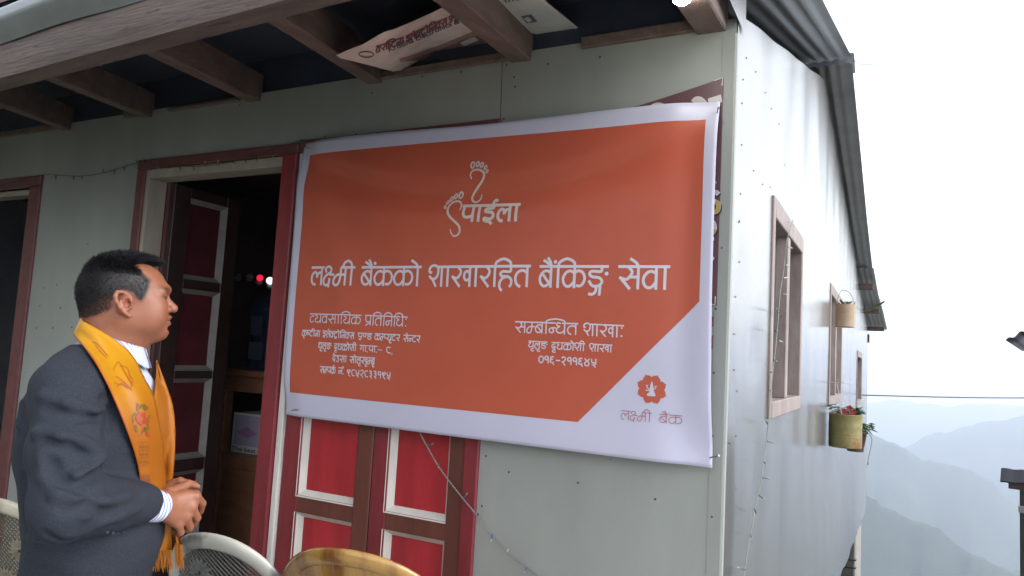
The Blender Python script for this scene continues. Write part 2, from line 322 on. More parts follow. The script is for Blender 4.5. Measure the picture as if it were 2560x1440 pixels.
# ------------------------------------------------------------------ house
house = thing('house', 'weathered tin-clad house with grey-green front wall, maroon doors and a bright metal side wall', 'house', (0, 0, 0))
OPEN = [(-4.80, -3.944, -.2, 2.235), (-2.93, -1.975, -.2, 2.285), (-1.89, -.885, -.2, 2.335)]
mb = MB()
xs = sorted({-6.0, 0.0, *[o[0] for o in OPEN], *[o[1] for o in OPEN]}); WT = 2.60
for a, b in zip(xs[:-1], xs[1:]):
    op = [o for o in OPEN if o[0] <= a+1e-6 and o[1] >= b-1e-6]
    if op: mb.box(a, b, 0, .04, op[0][3], WT)
    else: mb.box(a, b, 0, .04, -.2, WT)
for px, py0, py1 in ((1256, 155, 302),):
    a, b = on_wall(px, py0), on_wall(px-5, py1); mb.tube([(a[0], -.0004, a[2]), (b[0], -.0004, b[2])], .0016, 4, 1)
SCR = [(1267,163),(1285,193),(1288,217),(1153,180),(1056,192),(1500,143),(1370,160),(812,342),(890,335),(1055,321),(1157,308),(1260,297),(1638,1248),(1445,1207),(1215,1140),(1272,1180),(1205,1265),(1782,1090),(1780,1292),(1785,932),(1790,772),(1805,620),(420,265),(600,262),(745,375),(930,232)]
for px, py in SCR:
    p = on_wall(px, py); mb.sphere((p[0], -.001, p[2]), (.0042, .0025, .0042), 7, 4, 1)
HOL = [(162,885,.006),(170,945,.006),(151,770,.006),(132,820,.005),(110,720,.004),(92,820,.005),(180,818,.005),(142,712,.004),(220,610,.004),(100,765,.004)]
for px, py, r in HOL:
    p = on_wall(px, py); mb.sphere((p[0], -.0008, p[2]), (r, .0015, r*1.2), 7, 4, 1)
fw = mb.build('front_wall', [M['wall_paint'], M['screw']], house)
# painted marks under the old sign
mb = MB()
for (x0, y0, x1, y1) in ((1765, 789, 1797, 817), (1766, 838, 1797, 872)):
    a, b = on_wall(x0, y0), on_wall(x1, y1); n = 10; top = [(a[0]-.05+(b[0]-a[0]+.05)*i/n, -.0012, a[2]+random.uniform(-.003, .002)) for i in range(n+1)]; bot = [(p[0], -.0012, b[2]+random.uniform(-.001, .001)) for p in top]
    mb.add(top+bot, [(i, i+1, n+2+i, n+1+i) for i in range(n)])
mb.build('painted_mark', mat('dull_red_mark', (.22, .075, .08), .6, 0, .15, 20), house)

def side_top(y):
    P = [(-1.2, 2.44), (0, 2.62), (3.3, 3.60), (9.2, 2.97), (15, 2.42)]
    return float(np.interp(y, [p[0] for p in P], [p[1] for p in P]))
WIN = [(.864, 2.03, 1.235, 2.193), (4.18, 5.75, 1.165, 2.18), (9.47, 11.3, .95, 1.78)]
YEND = 14.8
def side_bot(y):
    b = np.interp(y, [0, 2, 7.6, 14.8], [-.15, -.35, -.80, -1.36]); return float(b + .02*math.sin(y*3.1)+.012*math.sin(y*7.7))
def dent(y, z):
    d = .004*math.sin(3.1*y+1.3*z)*math.sin(1.9*z+.7*y)+.0025*math.sin(8.3*y-1.1*z+1)
    for (cy_, cz_, ry, rz, a) in ((.28, 1.9, .12, .10, .006), (.55, 1.52, .12, .10, -.012), (.12, 1.0, .06, .5, .005), (.22, 2.35, .12, .25, -.005), (.35, .95, .18, .12, .006), (3.0, 2.5, .3, .5, .012), (2.6, 2.2, .25, .35, -.01), (4.8, 2.6, .6, .3, .014)):
        d += a*math.exp(-((y-cy_)/ry)**2-((z-cz_)/rz)**2)
    return d if y > .02 else 0.0
def lines(vals, step):
    v = sorted(set(vals)); out = []
    for a, b in zip(v[:-1], v[1:]):
        n = max(1, int(math.ceil((b-a)/step))); out += [a+(b-a)*i/n for i in range(n)]
    return out+[v[-1]]
ys = lines([0, .02, 2.5, 6, YEND]+[q for W_ in WIN for q in W_[:2]], .07); zs = lines([0, 2.42]+[q for W_ in WIN for q in W_[2:]], .06)
mb = MB(); idx = {}
def sv(y, z, key):
    if key not in idx: idx[key] = len(mb.v); mb.v.append((dent(y, z), y, z))
    return idx[key]
inwin = lambda y, z: any(W_[0] < y < W_[1] and W_[2] < z < W_[3] for W_ in WIN)
NB, NT = 10, 10
for i in range(len(ys)-1):
    rows0, rows1 = [], []
    for y, rows in ((ys[i], rows0), (ys[i+1], rows1)):
        b = side_bot(y); t = side_top(y)
        rows += [(y, b+(0-b)*k/NB) for k in range(NB)]+[(y, z) for z in zs]+[(y, 2.42+(t-2.42)*k/NT) for k in range(1, NT+1)]
    for k in range(len(rows0)-1):
        yc, zc = (ys[i]+ys[i+1])/2, (rows0[k][1]+rows0[k+1][1])/2
        if inwin(yc, zc): continue
        q = [sv(*rows0[k], (i, k)), sv(*rows1[k], (i+1, k)), sv(*rows1[k+1], (i+1, k+1)), sv(*rows0[k+1], (i, k+1))]
        mb.f.append(tuple(q)); mb.m.append(0)
# gusset over the porch rafter
mb.add([(.007, .115, 2.589), (.007, .115, 2.80), (.007, -.95, 2.64), (.007, -.95, 2.585)], [(0, 1, 2, 3)])
for px, py in [(1866,145),(1845,170),(1886,180),(1859,199),(1857,258),(1841,322),(1911,232),(1929,272),(1947,310),(1856,362),(1881,427),(1904,461),(1852,485),(1847,555),(1848,553),(1832,640),(1847,655),(1838,742),(1834,835),(1832,925),(1838,978),(1834,1090),(1820,1108),(1832,1220),(1925,468),(1987,415),(2045,420),(1962,413)]:
    p = on_side(px, py); mb.sphere((dent(p[1], p[2])+.001, p[1], p[2]), (.002, .0035 if p[1] < 1 else .006, .0032), 6, 4, 1)
mb.build('side_wall', [M['side_sheet'], M['screw']], house, smooth=True)
# corner strip
mb = MB(); mb.add([(-.045, -.0015, -.15), (-.004, -.0035, -.15), (.003, -.0005, -.15), (.0035, .02, -.15), (-.045, -.0015, 2.55), (-.004, -.0035, 2.55), (.003, -.0005, 2.55), (.0035, .02, 2.55)], [(0, 1, 5, 4), (1, 2, 6, 5), (2, 3, 7, 6)])
mb.build('corner_flashing', M['wall_paint'], house)
# other walls, floor (rest of the house, so the room is dark)
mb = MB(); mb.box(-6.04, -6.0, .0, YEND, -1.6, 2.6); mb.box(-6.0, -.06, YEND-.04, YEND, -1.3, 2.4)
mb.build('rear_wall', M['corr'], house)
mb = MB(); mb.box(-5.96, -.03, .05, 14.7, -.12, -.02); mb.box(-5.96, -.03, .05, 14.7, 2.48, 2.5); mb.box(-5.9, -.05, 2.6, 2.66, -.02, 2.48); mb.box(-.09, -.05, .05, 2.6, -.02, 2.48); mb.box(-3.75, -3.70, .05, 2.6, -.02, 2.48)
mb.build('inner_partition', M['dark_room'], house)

# roof
def wavy(x, per=.076, a=.0065): return a*math.sin(2*math.pi*x/per)
def roof_slope(name, prof, xl, xr, off=0.0, step=.0127, mats=None):
    """prof: list of (y, z, rake x); corrugations run down the slope"""
    n = int((xr-xl)/step); m = MB(); rows = []
    for (y, z, rx) in prof:
        rows.append([(xl+(rx-xl)*i/n, y, z+wavy((xr-xl)*i/n)+off) for i in range(n+1)])
    for r in rows: m.v += r
    for j in range(len(rows)-1):
        for i in range(n): m.f.append((j*(n+1)+i, j*(n+1)+i+1, (j+1)*(n+1)+i+1, (j+1)*(n+1)+i)); m.m.append(0)
    return m.build(name, mats or M['corr'], house, smooth=True)
roof_slope('roof_sheet', [(-1.0, 2.56, .19), (-.5, 2.685, .19), (0, 2.79, .19), (1.5, 3.22, .19), (3.3, 3.74, .19)], -6.1, .19)
roof_slope('roof_sheet', [(3.24, 3.70, .19), (5, 3.49, .19), (7, 3.25, .19), (9.6, 2.96, .20)], -6.1, .19, -.02)
roof_slope('roof_sheet', [(9.2, 2.985, .215), (11, 2.78, .25), (13, 2.62, .31), (15.3, 2.44, .36)], -6.1, .30, -.030)
mb = MB(); mb.add([(-6.1, 3.1, 3.70), (-6.1, 3.3, 3.765), (-6.1, 3.5, 3.70), (.2, 3.1, 3.70), (.2, 3.3, 3.765), (.2, 3.5, 3.70)], [(0, 1, 4, 3), (1, 2, 5, 4)]); mb.build('ridge_cap', M['corr'], house)
mb = MB(); mb.tube(catmull([(.2, 3.3, 3.72), (.24, 3.34, 3.70), (.32, 3.40, 3.71), (.37, 3.44, 3.69)], 5), .0022, 5); mb.build('loose_wire', M['cable'], house)
# rake blocks and purlin ends under the rear overhang
for y0, xo in ((9.9, .2), (12.2, .25), (14.5, .31)):
    z = float(np.interp(y0, [9.4, 15.3], [2.90, 2.40]))-.085
    mb = MB(); mb.box(-.3, xo, y0, y0+.09, z-.05, z+.04, bev=.006); mb.build('purlin', M['wood_dark'], house)
mb = MB(); mb.box(-.02, .03, 14.65, 14.9, 2.1, 2.27); mb.build('wall_block', M['wood_dark'], house)
# soffit of the porch, between rafters and roof
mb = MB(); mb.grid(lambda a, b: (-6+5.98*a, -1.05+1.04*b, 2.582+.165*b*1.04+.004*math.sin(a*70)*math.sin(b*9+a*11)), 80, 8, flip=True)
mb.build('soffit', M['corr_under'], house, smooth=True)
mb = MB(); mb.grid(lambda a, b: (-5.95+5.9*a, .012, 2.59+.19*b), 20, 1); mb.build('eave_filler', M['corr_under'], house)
# rafters
RZ = 2.565; RS = .15
def on_raft(x, y):
    d = _ray(x, y); t = (RZ-CAM[2]-RS*(-CAM[1])*-1*-1) if False else None
    # plane z = RZ + RS*y
    t = (RZ+RS*CAM[1]-CAM[2])/(d[2]-RS*d[1]); return CAM+t*d
for (wx, wy), (ex, ey), wd in [((161, 322), (-10, 258), .07), ((362, 291), (131, 199), .07), ((629, 250), (390, 137), .075), ((932, 205), (717, 68), .075), ((1290, 142), (1118, 0), .085), ((1772, 70), (1700, -40), .10)]:
    a, b = on_raft(wx, wy), on_raft(ex, ey); d = (b-a)/abs(b[1]-a[1])
    a = a+d*(a[1]-.02)*1; b = a+d*1.08
    mb = MB(); h = .13; mb.beam((a[0], a[1], a[2]+h/2-.002), (b[0], b[1], b[2]+h/2-.002), wd, h, bev=.005)
    mb.build('rafter', M['wood_dark'], house)
for x0, x1, h in ((-3.15, -2.98, .05), (-1.5, -.85, .03), (-.55, -.1, .04), (-4.4, -3.7, .03), (-2.8, -2.3, .015)):
    mb = MB(); mb.box(x0, x1, -.022, -.001, 2.572, 2.572+h, bev=.003); mb.build('wall_plate', M['wood_dark'], house)
bz = lambda x: 2.283+.033*(x+2.37)
mb = MB(); n = 40
for i in range(n):
    x0, x1 = -5.6+5.7*i/n, -5.6+5.7*(i+1)/n
prof = [(-.995, 0), (-1.062, .004), (-1.068, .05), (-1.066, .14), (-1.0, .15)]
def bf(a, b):
    x = -5.6+5.7*a; k = b*(len(prof)); i = int(k) % len(prof); j = (i+1) % len(prof); t = k-int(k)
    return (x, prof[i][0]*(1-t)+prof[j][0]*t, bz(x)+prof[i][1]*(1-t)+prof[j][1]*t)
mb.grid(bf, 40, len(prof)); mb.build('eave_beam', M['wood'], house)
pf = [(-1.071, .125), (-1.083, .165), (-1.094, .205), (-1.092, .235), (-1.075, .258), (-1.03, .268), (-.98, .262)]
mb = MB(); mb.grid(lambda a, b: (-5.6+5.7*a, float(np.interp(b, np.linspace(0, 1, len(pf)), [p[0] for p in pf]))+.002*math.sin(a*37), bz(-5.6+5.7*a)+float(np.interp(b, np.linspace(0, 1, len(pf)), [p[1] for p in pf]))+.003*math.sin(a*51+b)), 60, 18)
mb.build('eave_flashing', M['flash'], house, smooth=True)

# windows of the side wall
for wi, (y0, y1, z0, z1) in enumerate(WIN):
    f = MB(); fw_ = .09
    f.box(-.10, .012, y0, y0+fw_*.6, z0, z1, bev=.004); f.box(-.10, .012, y1-fw_*.6, y1, z0, z1, bev=.004)
    f.box(-.10, .014, y0+fw_*.6, y1-fw_*.6, z1-fw_, z1, bev=.004); f.box(-.10, .016, y0+fw_*.6, y1-fw_*.6, z0, z0+fw_*.8, bev=.004)
    if wi < 2: ym = (y0+y1)/2; f.box(-.098, .006, ym-.04, ym+.04, z0+fw_*.8, z1-fw_, bev=.004)
    fo = f.build('window', [mat('weathered_window_paint', (.20, .145, .132), .6, 0, .2, 9, stretch=(1, 1, .3), col2=(.32, .27, .245), speck=((.12, .08, .07), 30, .64), bump=.2, bscale=50) if wi == 0 else bpy.data.materials['weathered_window_paint']], house)
    s = MB(); s.box(-.085, -.07, y0+.05, y1-.05, z0+.07, z1-.08)
    s.build('shutter', mat('pale_shutter_board', (.34, .31, .29), .6, 0, .1, 7, stretch=(1, 1, .3)) if wi == 0 else bpy.data.materials['pale_shutter_board'], fo)

# door leaf: stiles and rails, recessed panels with chipped white mouldings
ROWS = [(.30, .735), (.807, 1.22), (1.27, 1.69), (1.75, 2.17)]
def door_leaf(parent, wid, hei, pl, pr, name='door', rows=ROWS, ms=None):
    ms = ms or (M['redframe'], M['brown'], M['red'])
    d = thing(name, None, None)
    d.parent = parent
    f = MB(); D0, D1 = 0.0, .045
    f.box(0, pl, D0, D1, 0, hei, 0, bev=.003); f.box(pr, wid, D0, D1, 0, hei, 1, bev=.003)
    zz = [0]+[q for r_ in rows for q in r_]+[hei]
    for k in range(0, len(zz), 2): f.box(pl, pr, D0+.0015, D1-.001, zz[k], zz[k+1], 1, bev=.003)
    f.build('door_frame_work', [ms[0], ms[1]], d)
    for (a, b) in rows:
        p = MB(); p.box(pl-.004, pr+.004, .030, .040, a-.004, b+.004); p.build('panel', ms[2], d)
        q = MB(); t = .012
        def strip(pts, nrm):   # wedge moulding sloping from the front edge down to the panel
            q.add(pts, [(0, 1, 2, 3)])
        i0, i1 = pl, pr; g = .021; yf, yb = -.0022, .029
        O = [(i0, a), (i1, a), (i1, b), (i0, b)]; I_ = [(i0+g, a+g), (i1-g, a+g), (i1-g, b-g), (i0+g, b-g)]; O2 = [(i0-.007, a-.006), (i1+.003, a-.006), (i1+.003, b+.003), (i0-.007, b+.003)]
        for k in range(4):
            l = (k+1) % 4
            jit = [random.uniform(-.0015, .0015) for _ in range(4)]
            q.add([(O2[k][0], yf, O2[k][1]), (O2[l][0], yf, O2[l][1]), (I_[l][0], yb, I_[l][1]), (I_[k][0], yb, I_[k][1])], [(0, 1, 2, 3)])
        q.build('moulding', ms[3] if len(ms) > 3 else M['white_trim'], d)
    return d
def frame_piece(name, m_, *a, bev=.005):
    b = MB(); b.box(*a, bev=bev); return b.build(name, m_, house)
# double door behind the banner
for (x0, x1, pl, pr) in ((-1.852, -1.377, .097, .395), (-1.373, -.947, .077, .357)):
    d = door_leaf(house, x1-x0, 2.30, pl, pr, 'door'); d.location = (x0, .004, .0)
frame_piece('door_post', M['redframe'], -1.975, -1.888, -.028, .06, -.1, 2.285)
frame_piece('door_jamb', M['white_trim'], -1.888, -1.855, -.012, .05, -.1, 2.285)
frame_piece('door_post', M['redframe'], -.945, -.882, -.012, .05, -.1, 2.285)
frame_piece('door_head', M['maroon'], -1.89, -.872, -.016, .05, 2.286, 2.343)
# open doorway
frame_piece('door_post', M['maroon'], -2.995, -2.932, -.016, .05, -.1, 2.283)
frame_piece('door_head', M['maroon'], -2.995, -1.892, -.018, .05, 2.284, 2.333)
frame_piece('door_jamb', M['tan'], -2.932, -2.905, -.006, .10, -.1, 2.281, bev=.003)
frame_piece('door_jamb', M['tan'], -2.905, -1.975, -.006, .10, 2.236, 2.2815, bev=.003)
frame_piece('door_jamb', M['maroon'], -2.905, -2.872, .10, .14, -.1, 2.235, bev=.003)
M['shade_trim'] = mat('shade_toned_trim', (.20, .18, .165), .7, 0, .15, 12, bump=.2, bscale=80); M['dk1'] = mat('shade_toned_inner_stile', (.030, .014, .012), .45, 0, .25, 9, bump=.15, bscale=60); M['dk2'] = mat('shade_toned_inner_panel', (.075, .012, .016), .42, 0, .25, 9, bump=.15, bscale=60)  # inner leaf: doorway shade put into the trim, stile and panel colours
d = door_leaf(house, .43, 2.23, .098, .338, 'door', ms=(M['dk1'], M['dk1'], M['dk2'], M['shade_trim'])); d.location = (-2.835, .10, .0); d.rotation_euler = (0, 0, R(90)); d['label'] = 'inward-opened door leaf with four recessed panels, shade put into its dark colours'
# left doorway
frame_piece('door_post', M['maroon'], -3.944, -3.837, -.014, .05, -.1, 2.25)
frame_piece('door_head', M['maroon'], -4.85, -3.837, -.016, .05, 2.251, 2.312)
frame_piece('door_jamb', M['tan'], -4.80, -3.944, .0, .08, 2.205, 2.2505, bev=.003)
# pillar, stone footing under the raised rear end
pa, pb = on_side(2143, 1400), on_side(2160, 1400)
mb = MB(); mb.box(-.42, -.03, pa[1], min(pb[1], pa[1]+2.5), -6.5, side_bot(pa[1])+.15, bev=.02)
for z in (-1.62, -1.5): mb.tube([(-.43, pa[1]-.008, z), (-.02, pa[1]-.008, z+.02), (-.02, pa[1]+.15, z)], .010, 5, 1)
mb.build('pillar', [M['conc'], M['cable']], house)
mb = MB(); fy0, fy1 = on_side(2092, 1425)[1], on_side(2122, 1425)[1]
def foot(a, b):
    y = fy0-1.5+(fy1-fy0+1.5)*a; z = -6+(-.62-.06*y+6)*b; r_ = .05*math.sin(y*9+z*7)*math.sin(z*11+y*3); return (.0+r_*.6+.01, y, z+.06*math.sin(y*13))
mb.grid(foot, 40, 60); mb.build('stone_footing', M['stone'], house)

# ------------------------------------------------------------------ old maroon sign and the new banner
def flat_mat(name, c, rough=.45, var=.05, bump=0.0, **k): return mat(name, c, rough, 0, var, 5, bump=bump, bscale=30, **k)
W2 = lambda px, py: tuple(on_wall(px, py)[[0, 2]])
sign_o = thing('shop_sign', 'old dark maroon shop sign peeking out behind the orange banner, lettered in white and yellow', 'sign', (0, 0, 0))
SY = lambda x, z, l=0: (x, -(.005+.002*math.sin(x*9+z*3)+l), z)
def sgrid(a, b):
    x = -.95+(.95-.037)*a; zt = 2.40+.16*(x+.037)-.02*math.sin(a*3.1); zb = 1.640-.02*(1-a); return SY(x, zb+(zt-zb)*b)
mb = MB(); mb.grid(sgrid, 30, 30); so_ = mb.build('sign_sheet', flat_mat('dark_maroon_vinyl', (.105, .042, .052), .45, .12), sign_o, smooth=True)
pen = Pen(SY); sw = lambda pts, wd, m=0, **k: pen.stroke([W2(*p) for p in pts], wd, m=m, **k)
SM = [flat_mat('aged_white_print', (.52, .49, .46)), flat_mat('aged_yellow_print', (.42, .30, .06)), M['black']]
def letter(strokes, name='lettering'):
    pp = Pen(SY)
    for pts, wd_, m_, st_ in strokes: pp.stroke([W2(*q) for q in pts], wd_, m=m_, straight=st_)
    pp.mb.build(name, SM, sign_o)
for pts, wd_ in (([(1787, 203), (1808, 196), (1806, 216)], .004), ([(1766, 757), (1788, 763), (1789, 741)], .004), ([(1773, 752), (1780, 756), (1776, 748)], .004), ([(1783, 448), (1792, 458), (1784, 464)], .003)): letter([(pts, wd_, 0, True)], 'corner_mark')
for pts, wd_ in (([(1622, 279), (1634, 268), (1648, 265), (1664, 271), (1676, 277)], .022), ([(1735, 258), (1742, 251), (1752, 253), (1764, 265)], .024), ([(1772, 257), (1805, 247)], .026), ([(1774, 628), (1780, 634), (1776, 641), (1784, 646), (1777, 652)], .008), ([(1772, 676), (1778, 679), (1774, 683)], .01)): letter([(pts, wd_, 0, False)])
S_ = [(1797, 487), (1790, 481), (1781, 486), (1780, 499), (1789, 505), (1797, 512), (1795, 526), (1786, 531), (1778, 526)]
P_ = [(1766, 553), (1778, 552), (1787, 560), (1788, 574), (1781, 585), (1767, 588)]
mv = lambda P, dx, dy: [(a+dx, b+dy) for a, b in P]
letter([(mv(S_, 1.8, 4), .017, 2, False), (S_, .015, 0, False), (S_[4:], .013, 1, False)])
letter([(mv(P_, 1.5, 4), .015, 2, False), (P_, .012, 0, False), (P_[3:], .011, 1, False), ([(1775, 594), (1776, 604), (1787, 603)], .013, 2, True), ([(1774, 588), (1775, 598), (1786, 597)], .013, 0, True)])

banner = thing('banner', 'large orange banner with a white border and white lettering nailed across the front wall', 'banner', (0, 0, 0))
TL, TR, BR, BL = W2(767, 362), W2(1803, 260), W2(1786, 1167), W2(722, 1035)
def boff(x, z):
    u = (x-TL[0])/(TR[0]-TL[0]); v = (z-BL[1])/(TL[1]-BL[1]); uu = min(max(u, 0), 1); vv = min(max(v, 0), 1)
    o = .045+.022*math.sin(math.pi*uu)*math.sin(math.pi*vv)
    # swags hanging from the two upper nails
    sag = 4*uu*(1-uu)
    for k, (c, a, wd) in enumerate(((1.0, .018, .045), (.93, -.033, .055), (.82, .023, .07))):
        o += a*math.exp(-((vv-(c-.20*sag*(1-k*.2)))/wd)**2)*(.04+.96*sag**.7)*(.6+.4*math.sin(3.2*uu+k))
    o += .006*min(uu*12, 1)*math.exp(-((uu-.02-.25*(1-vv))/.05)**2)*vv - .006*min(uu*12, 1)*math.exp(-((uu-.05-.42*(1-vv))/.07)**2)*vv
    o += .012*math.exp(-((1-uu)/.05)**2)*math.sin(vv*2.6+.3)*.9 - .007*math.exp(-((.955-uu)/.03)**2)
    o += .003*math.sin(7*uu+3*vv)*math.sin(5*vv)+.012*math.exp(-(vv/.10)**2)*(.3+.7*uu)
    for (cu, cv) in ((0, 1), (1, 1), (0, 0.02), (1, .03)):
        o -= .030*math.exp(-(((uu-cu)*1.6)**2+(vv-cv)**2)/.006)
    return max(o, .012)
BN = lambda x, z, l=0: (x, -(boff(x, z)+l), z)
def bgrid(a, b):
    l = np.array(BL)*(1-b)+np.array(TL)*b; r = np.array(BR)*(1-b)+np.array(TR)*b; p = l*(1-a)+r*a
    p = p+np.array([-.006*math.sin(math.pi*b)*(a > .5)*(2*a-1), .004*math.sin(a*9)*(b > .99)])
    return BN(p[0], p[1])
mb = MB(); mb.grid(bgrid, 150, 90); bo = mb.build('banner_sheet', mat('glossy_white_flex', (.50, .485, .60), .38, 0, .03, 3, spec=.4), banner, smooth=True)
so2 = bo.modifiers.new('thickness', 'SOLIDIFY'); so2.thickness = .0012; so2.offset = -1
oTL, oTR, oR2, oB2, oBL = W2(787, 393), W2(1770, 306), W2(1758, 757), W2(1459, 1053), W2(741, 980)
def ogrid(a, b):   # b: 0 top .. 1 bottom; right edge follows the cut corner
    tl, bl = np.array(oTL), np.array(oBL); l = tl*(1-b)+bl*b; H = (oTR[1]-oR2[1])/(oTR[1]-oB2[1])
    r = np.array(oTR)*(1-b/H)+np.array(oR2)*(b/H) if b < H else np.array(oR2)*(1-(b-H)/(1-H))+np.array(oB2)*(b-H)/(1-H)
    p = l*(1-a)+r*a; return BN(p[0], p[1], .0005)
Hc = (oTR[1]-oR2[1])/(oTR[1]-oB2[1])
mb = MB(); bl_ = [Hc*i/60 for i in range(60)]+[Hc+(1-Hc)*i/45 for i in range(46)]
rows = [[ogrid(i/150, b) for i in range(151)] for b in bl_]
for r_ in rows: mb.v += r_
for j in range(len(rows)-1):
    for i in range(150): mb.f.append((j*151+i, (j+1)*151+i, (j+1)*151+i+1, j*151+i+1)); mb.m.append(0)
mb.build('orange_field', mat('orange_print', (.44, .086, .047), .38, 0, .05, 3, spec=.4), banner, smooth=True)
pen = Pen(BN)
def wd(tok, p0, p1, hpx, wpx, bar=True, m=0, mid=None):
    a, b = W2(*p0), W2(*p1); c = ((p0[0]+p1[0])/2, (p0[1]+p1[1])/2)
    h = W2(*c)[1]-W2(c[0], c[1]+hpx)[1]; wl = W2(*c)[1]-W2(c[0], c[1]+wpx)[1]
    if m: return pen.word(tok.split(), a, b, h, wl, bar, m)
    p_ = Pen(BN); p_.k = wd.n; wd.n += 7; p_.word(tok.split(), a, b, h, wl, bar, 0); p_.mb.build('lettering', WP, banner)
wd.n = 0; WP = flat_mat('white_print', (.58, .54, .60), .4, .02)
# headline
wd('la ksha_h ma ikaa', (801, 673), (911, 673), 44, 6.0)
wd('ba +ai +dot ka ka aa +ee', (927, 673), (1078, 673), 46.5, 6.2)
wd('sha aa kha aa ra ikar ha ta', (1097, 673), (1347, 671), 50, 6.6)
wd('ba +ai +dot ikar ka nga_ga', (1368, 672), (1537, 672), 53, 6.9)
wd('sa +ee va aa', (1560, 672), (1686, 672), 56, 7.2)
# left column
wd('va_h ya va sa aa ikar ya ka', (798, 787), (928, 791), 22.5, 2.6)
wd('pra ikar ta ikar na ikar dha :', (936.5, 791), (1042, 795.5), 24.5, 2.8)
wd('ka +ri ssa_h tta ikaa na aa', (777.5, 827), (824, 829), 14.5, 2.5)
wd('i la +ee ka_h tta_ra aa +ee ikar na ka_h sa', (830, 829), (911, 834), 15, 2.5)
wd('e nna_h dda', (918.5, 834.5), (953.5, 836), 15.5, 2.5)
wd('ka ma_h pa_h ya +uu tta ra', (960.5, 836), (1023.5, 839), 15.5, 2.5)
wd('sa +ee na_h tta ra', (1031, 839.5), (1073.5, 842), 16, 2.5)
wd('tha +uu la +uu nga', (818.5, 857.5), (852, 860), 15, 2.5)
wd('da +uu dha ka aa +ee sha ikaa', (859, 860.5), (915.5, 863.5), 15.5, 2.5)
wd('ga aa .', (923, 864.5), (945, 866), 15, 2.5); wd('pa aa .', (945.5, 866), (967, 867), 15, 2.5)
wd('-', (967, 867), (980, 868), 15.5, 1.8, False); wd('8 ,', (988, 867), (1007, 869), 16.5, 2.6, False)
wd('da +ee u sa aa', (854.5, 889), (891.5, 891.5), 15.5, 2.5)
wd('sa aa +ee la +uu kha +uu ma_h ba +uu', (898, 892), (960.5, 896), 16, 2.5)
wd('sa ma_h pa ka +reph', (822, 916.5), (862, 919), 15.5, 2.5); wd('na +dot .', (868.5, 919.5), (883, 920), 15.5, 2.5)
wd('9 8 5 2 8 3 3 1 9 5', (890, 922), (1000.5, 930), 17.5, 2.7, False)
# right column
wd('sa ma_h ba ikar na_h dha ta', (1307, 807), (1462, 812), 27, 3.4)
wd('sha aa kha aa :', (1475, 812.5), (1574, 817), 29, 3.5)
wd('tha +uu la +uu nga', (1339, 854.5), (1386.5, 857), 17.5, 2.7); wd('da +uu dha ka aa +ee sha ikaa', (1396, 857.5), (1478.5, 861), 18, 2.7); wd('sha aa kha aa', (1489, 861.5), (1545, 864.5), 18, 2.7)
wd('0 1 6 - 2 1 1 6 4 5', (1364, 889), (1508, 897), 19.5, 3.2, False)
# footprint emblem
pen = Pen(BN); Zc = lambda x, y: W2(1050+x/6, 380+y/6)
foot_w = .0072
def fst(pts, wmul=1, m=0, tp=None): pen.stroke([Zc(*p) for p in pts], foot_w*wmul, n=8, taper=tp, m=m)
tp = lambda t: .35+.65*math.sin(math.pi*min(max(t, .02), .98))**.5
fst([(895, 465), (880, 400), (905, 345), (965, 322), (1035, 335), (1075, 375), (1078, 430), (1040, 500), (975, 575), (910, 660), (882, 730), (905, 785), (960, 795), (1010, 750), (1025, 680)], 1.25, tp=tp)
fst([(725, 925), (742, 870), (725, 805), (665, 780), (595, 810), (555, 880), (560, 960), (600, 1030), (670, 1095), (725, 1155), (740, 1220), (710, 1285), (650, 1305), (610, 1260), (602, 1205)], 1.25, tp=tp)
def toe(cx, cy, rx, ry, rot, wm=1.0):
    P = []
    for k in range(15):
        a = 2*math.pi*k/14+.4; x, y = rx*math.cos(a), ry*math.sin(a); P.append((cx+x*math.cos(rot)-y*math.sin(rot), cy+x*math.sin(rot)+y*math.cos(rot)))
    fst(P, wm)
for a in ((905, 252, 25, 45, .1, .95), (980, 238, 20, 36, .1, .9), (1040, 250, 19, 34, .25, .85), (1096, 288, 16, 30, .35, .75), (1122, 348, 14, 24, .5, .65), (715, 690, 25, 46, .35, .95), (640, 705, 19, 36, .35, .9), (580, 745, 17, 34, .4, .85), (530, 800, 14, 28, .4, .75), (508, 875, 12, 26, -.3, .65)): toe(*a)
a, b = Zc(765, 860), Zc(1625, 838); pen.word('pa aa ii la aa'.split(), a, b, Zc(900, 850)[1]-Zc(900, 1095)[1], .0118)
pen.mb.build('footprint_emblem', flat_mat('pale_print', (.56, .47, .43), .4, .03), banner)
# lotus emblem and its caption
pen = Pen(BN); cx, cy = 1640.5, 972.5; ring = []
for k in range(8):
    a0 = math.pi/2+math.pi/8+k*math.pi/4
    for t, r_ in ((-.5, .80), (-.42, .87), (-.25, .93), (-.1, .955), (0, 1.04), (.1, .955), (.25, .93), (.42, .87), (.49, .80)):
        a = a0+t*math.pi/4*.98; ring.append(W2(cx+37*r_*math.cos(a), cy-37*r_*math.sin(a)+.07*37*r_*math.cos(a)))
pen.fan(W2(cx, cy), ring, 0, .0009)
L6 = lambda x, y: W2(1450+x/5.143, 900+y/5.143)
fig = [(982, 268), (992, 285), (996, 310), (1000, 335), (1006, 360), (1008, 395), (1020, 425), (1030, 445), (1022, 462), (975, 460), (925, 455), (915, 440), (930, 425), (950, 412), (952, 375), (958, 350), (964, 320), (972, 295)]
pen.fan(L6(980, 390), [L6(*p) for p in fig], 1, .0016)
for q in ([(955, 385), (930, 390), (905, 378)], [(950, 375), (925, 350), (918, 328)], [(1008, 372), (1028, 355), (1030, 338)], [(910, 322), (936, 324)], [(1018, 334), (1044, 338)]): pen.stroke([L6(*p) for p in q], .0032, m=1, lift=.0018)
wdm = lambda tok, p0, p1, h: wd(tok, p0, p1, h, 1.5, True, 2)
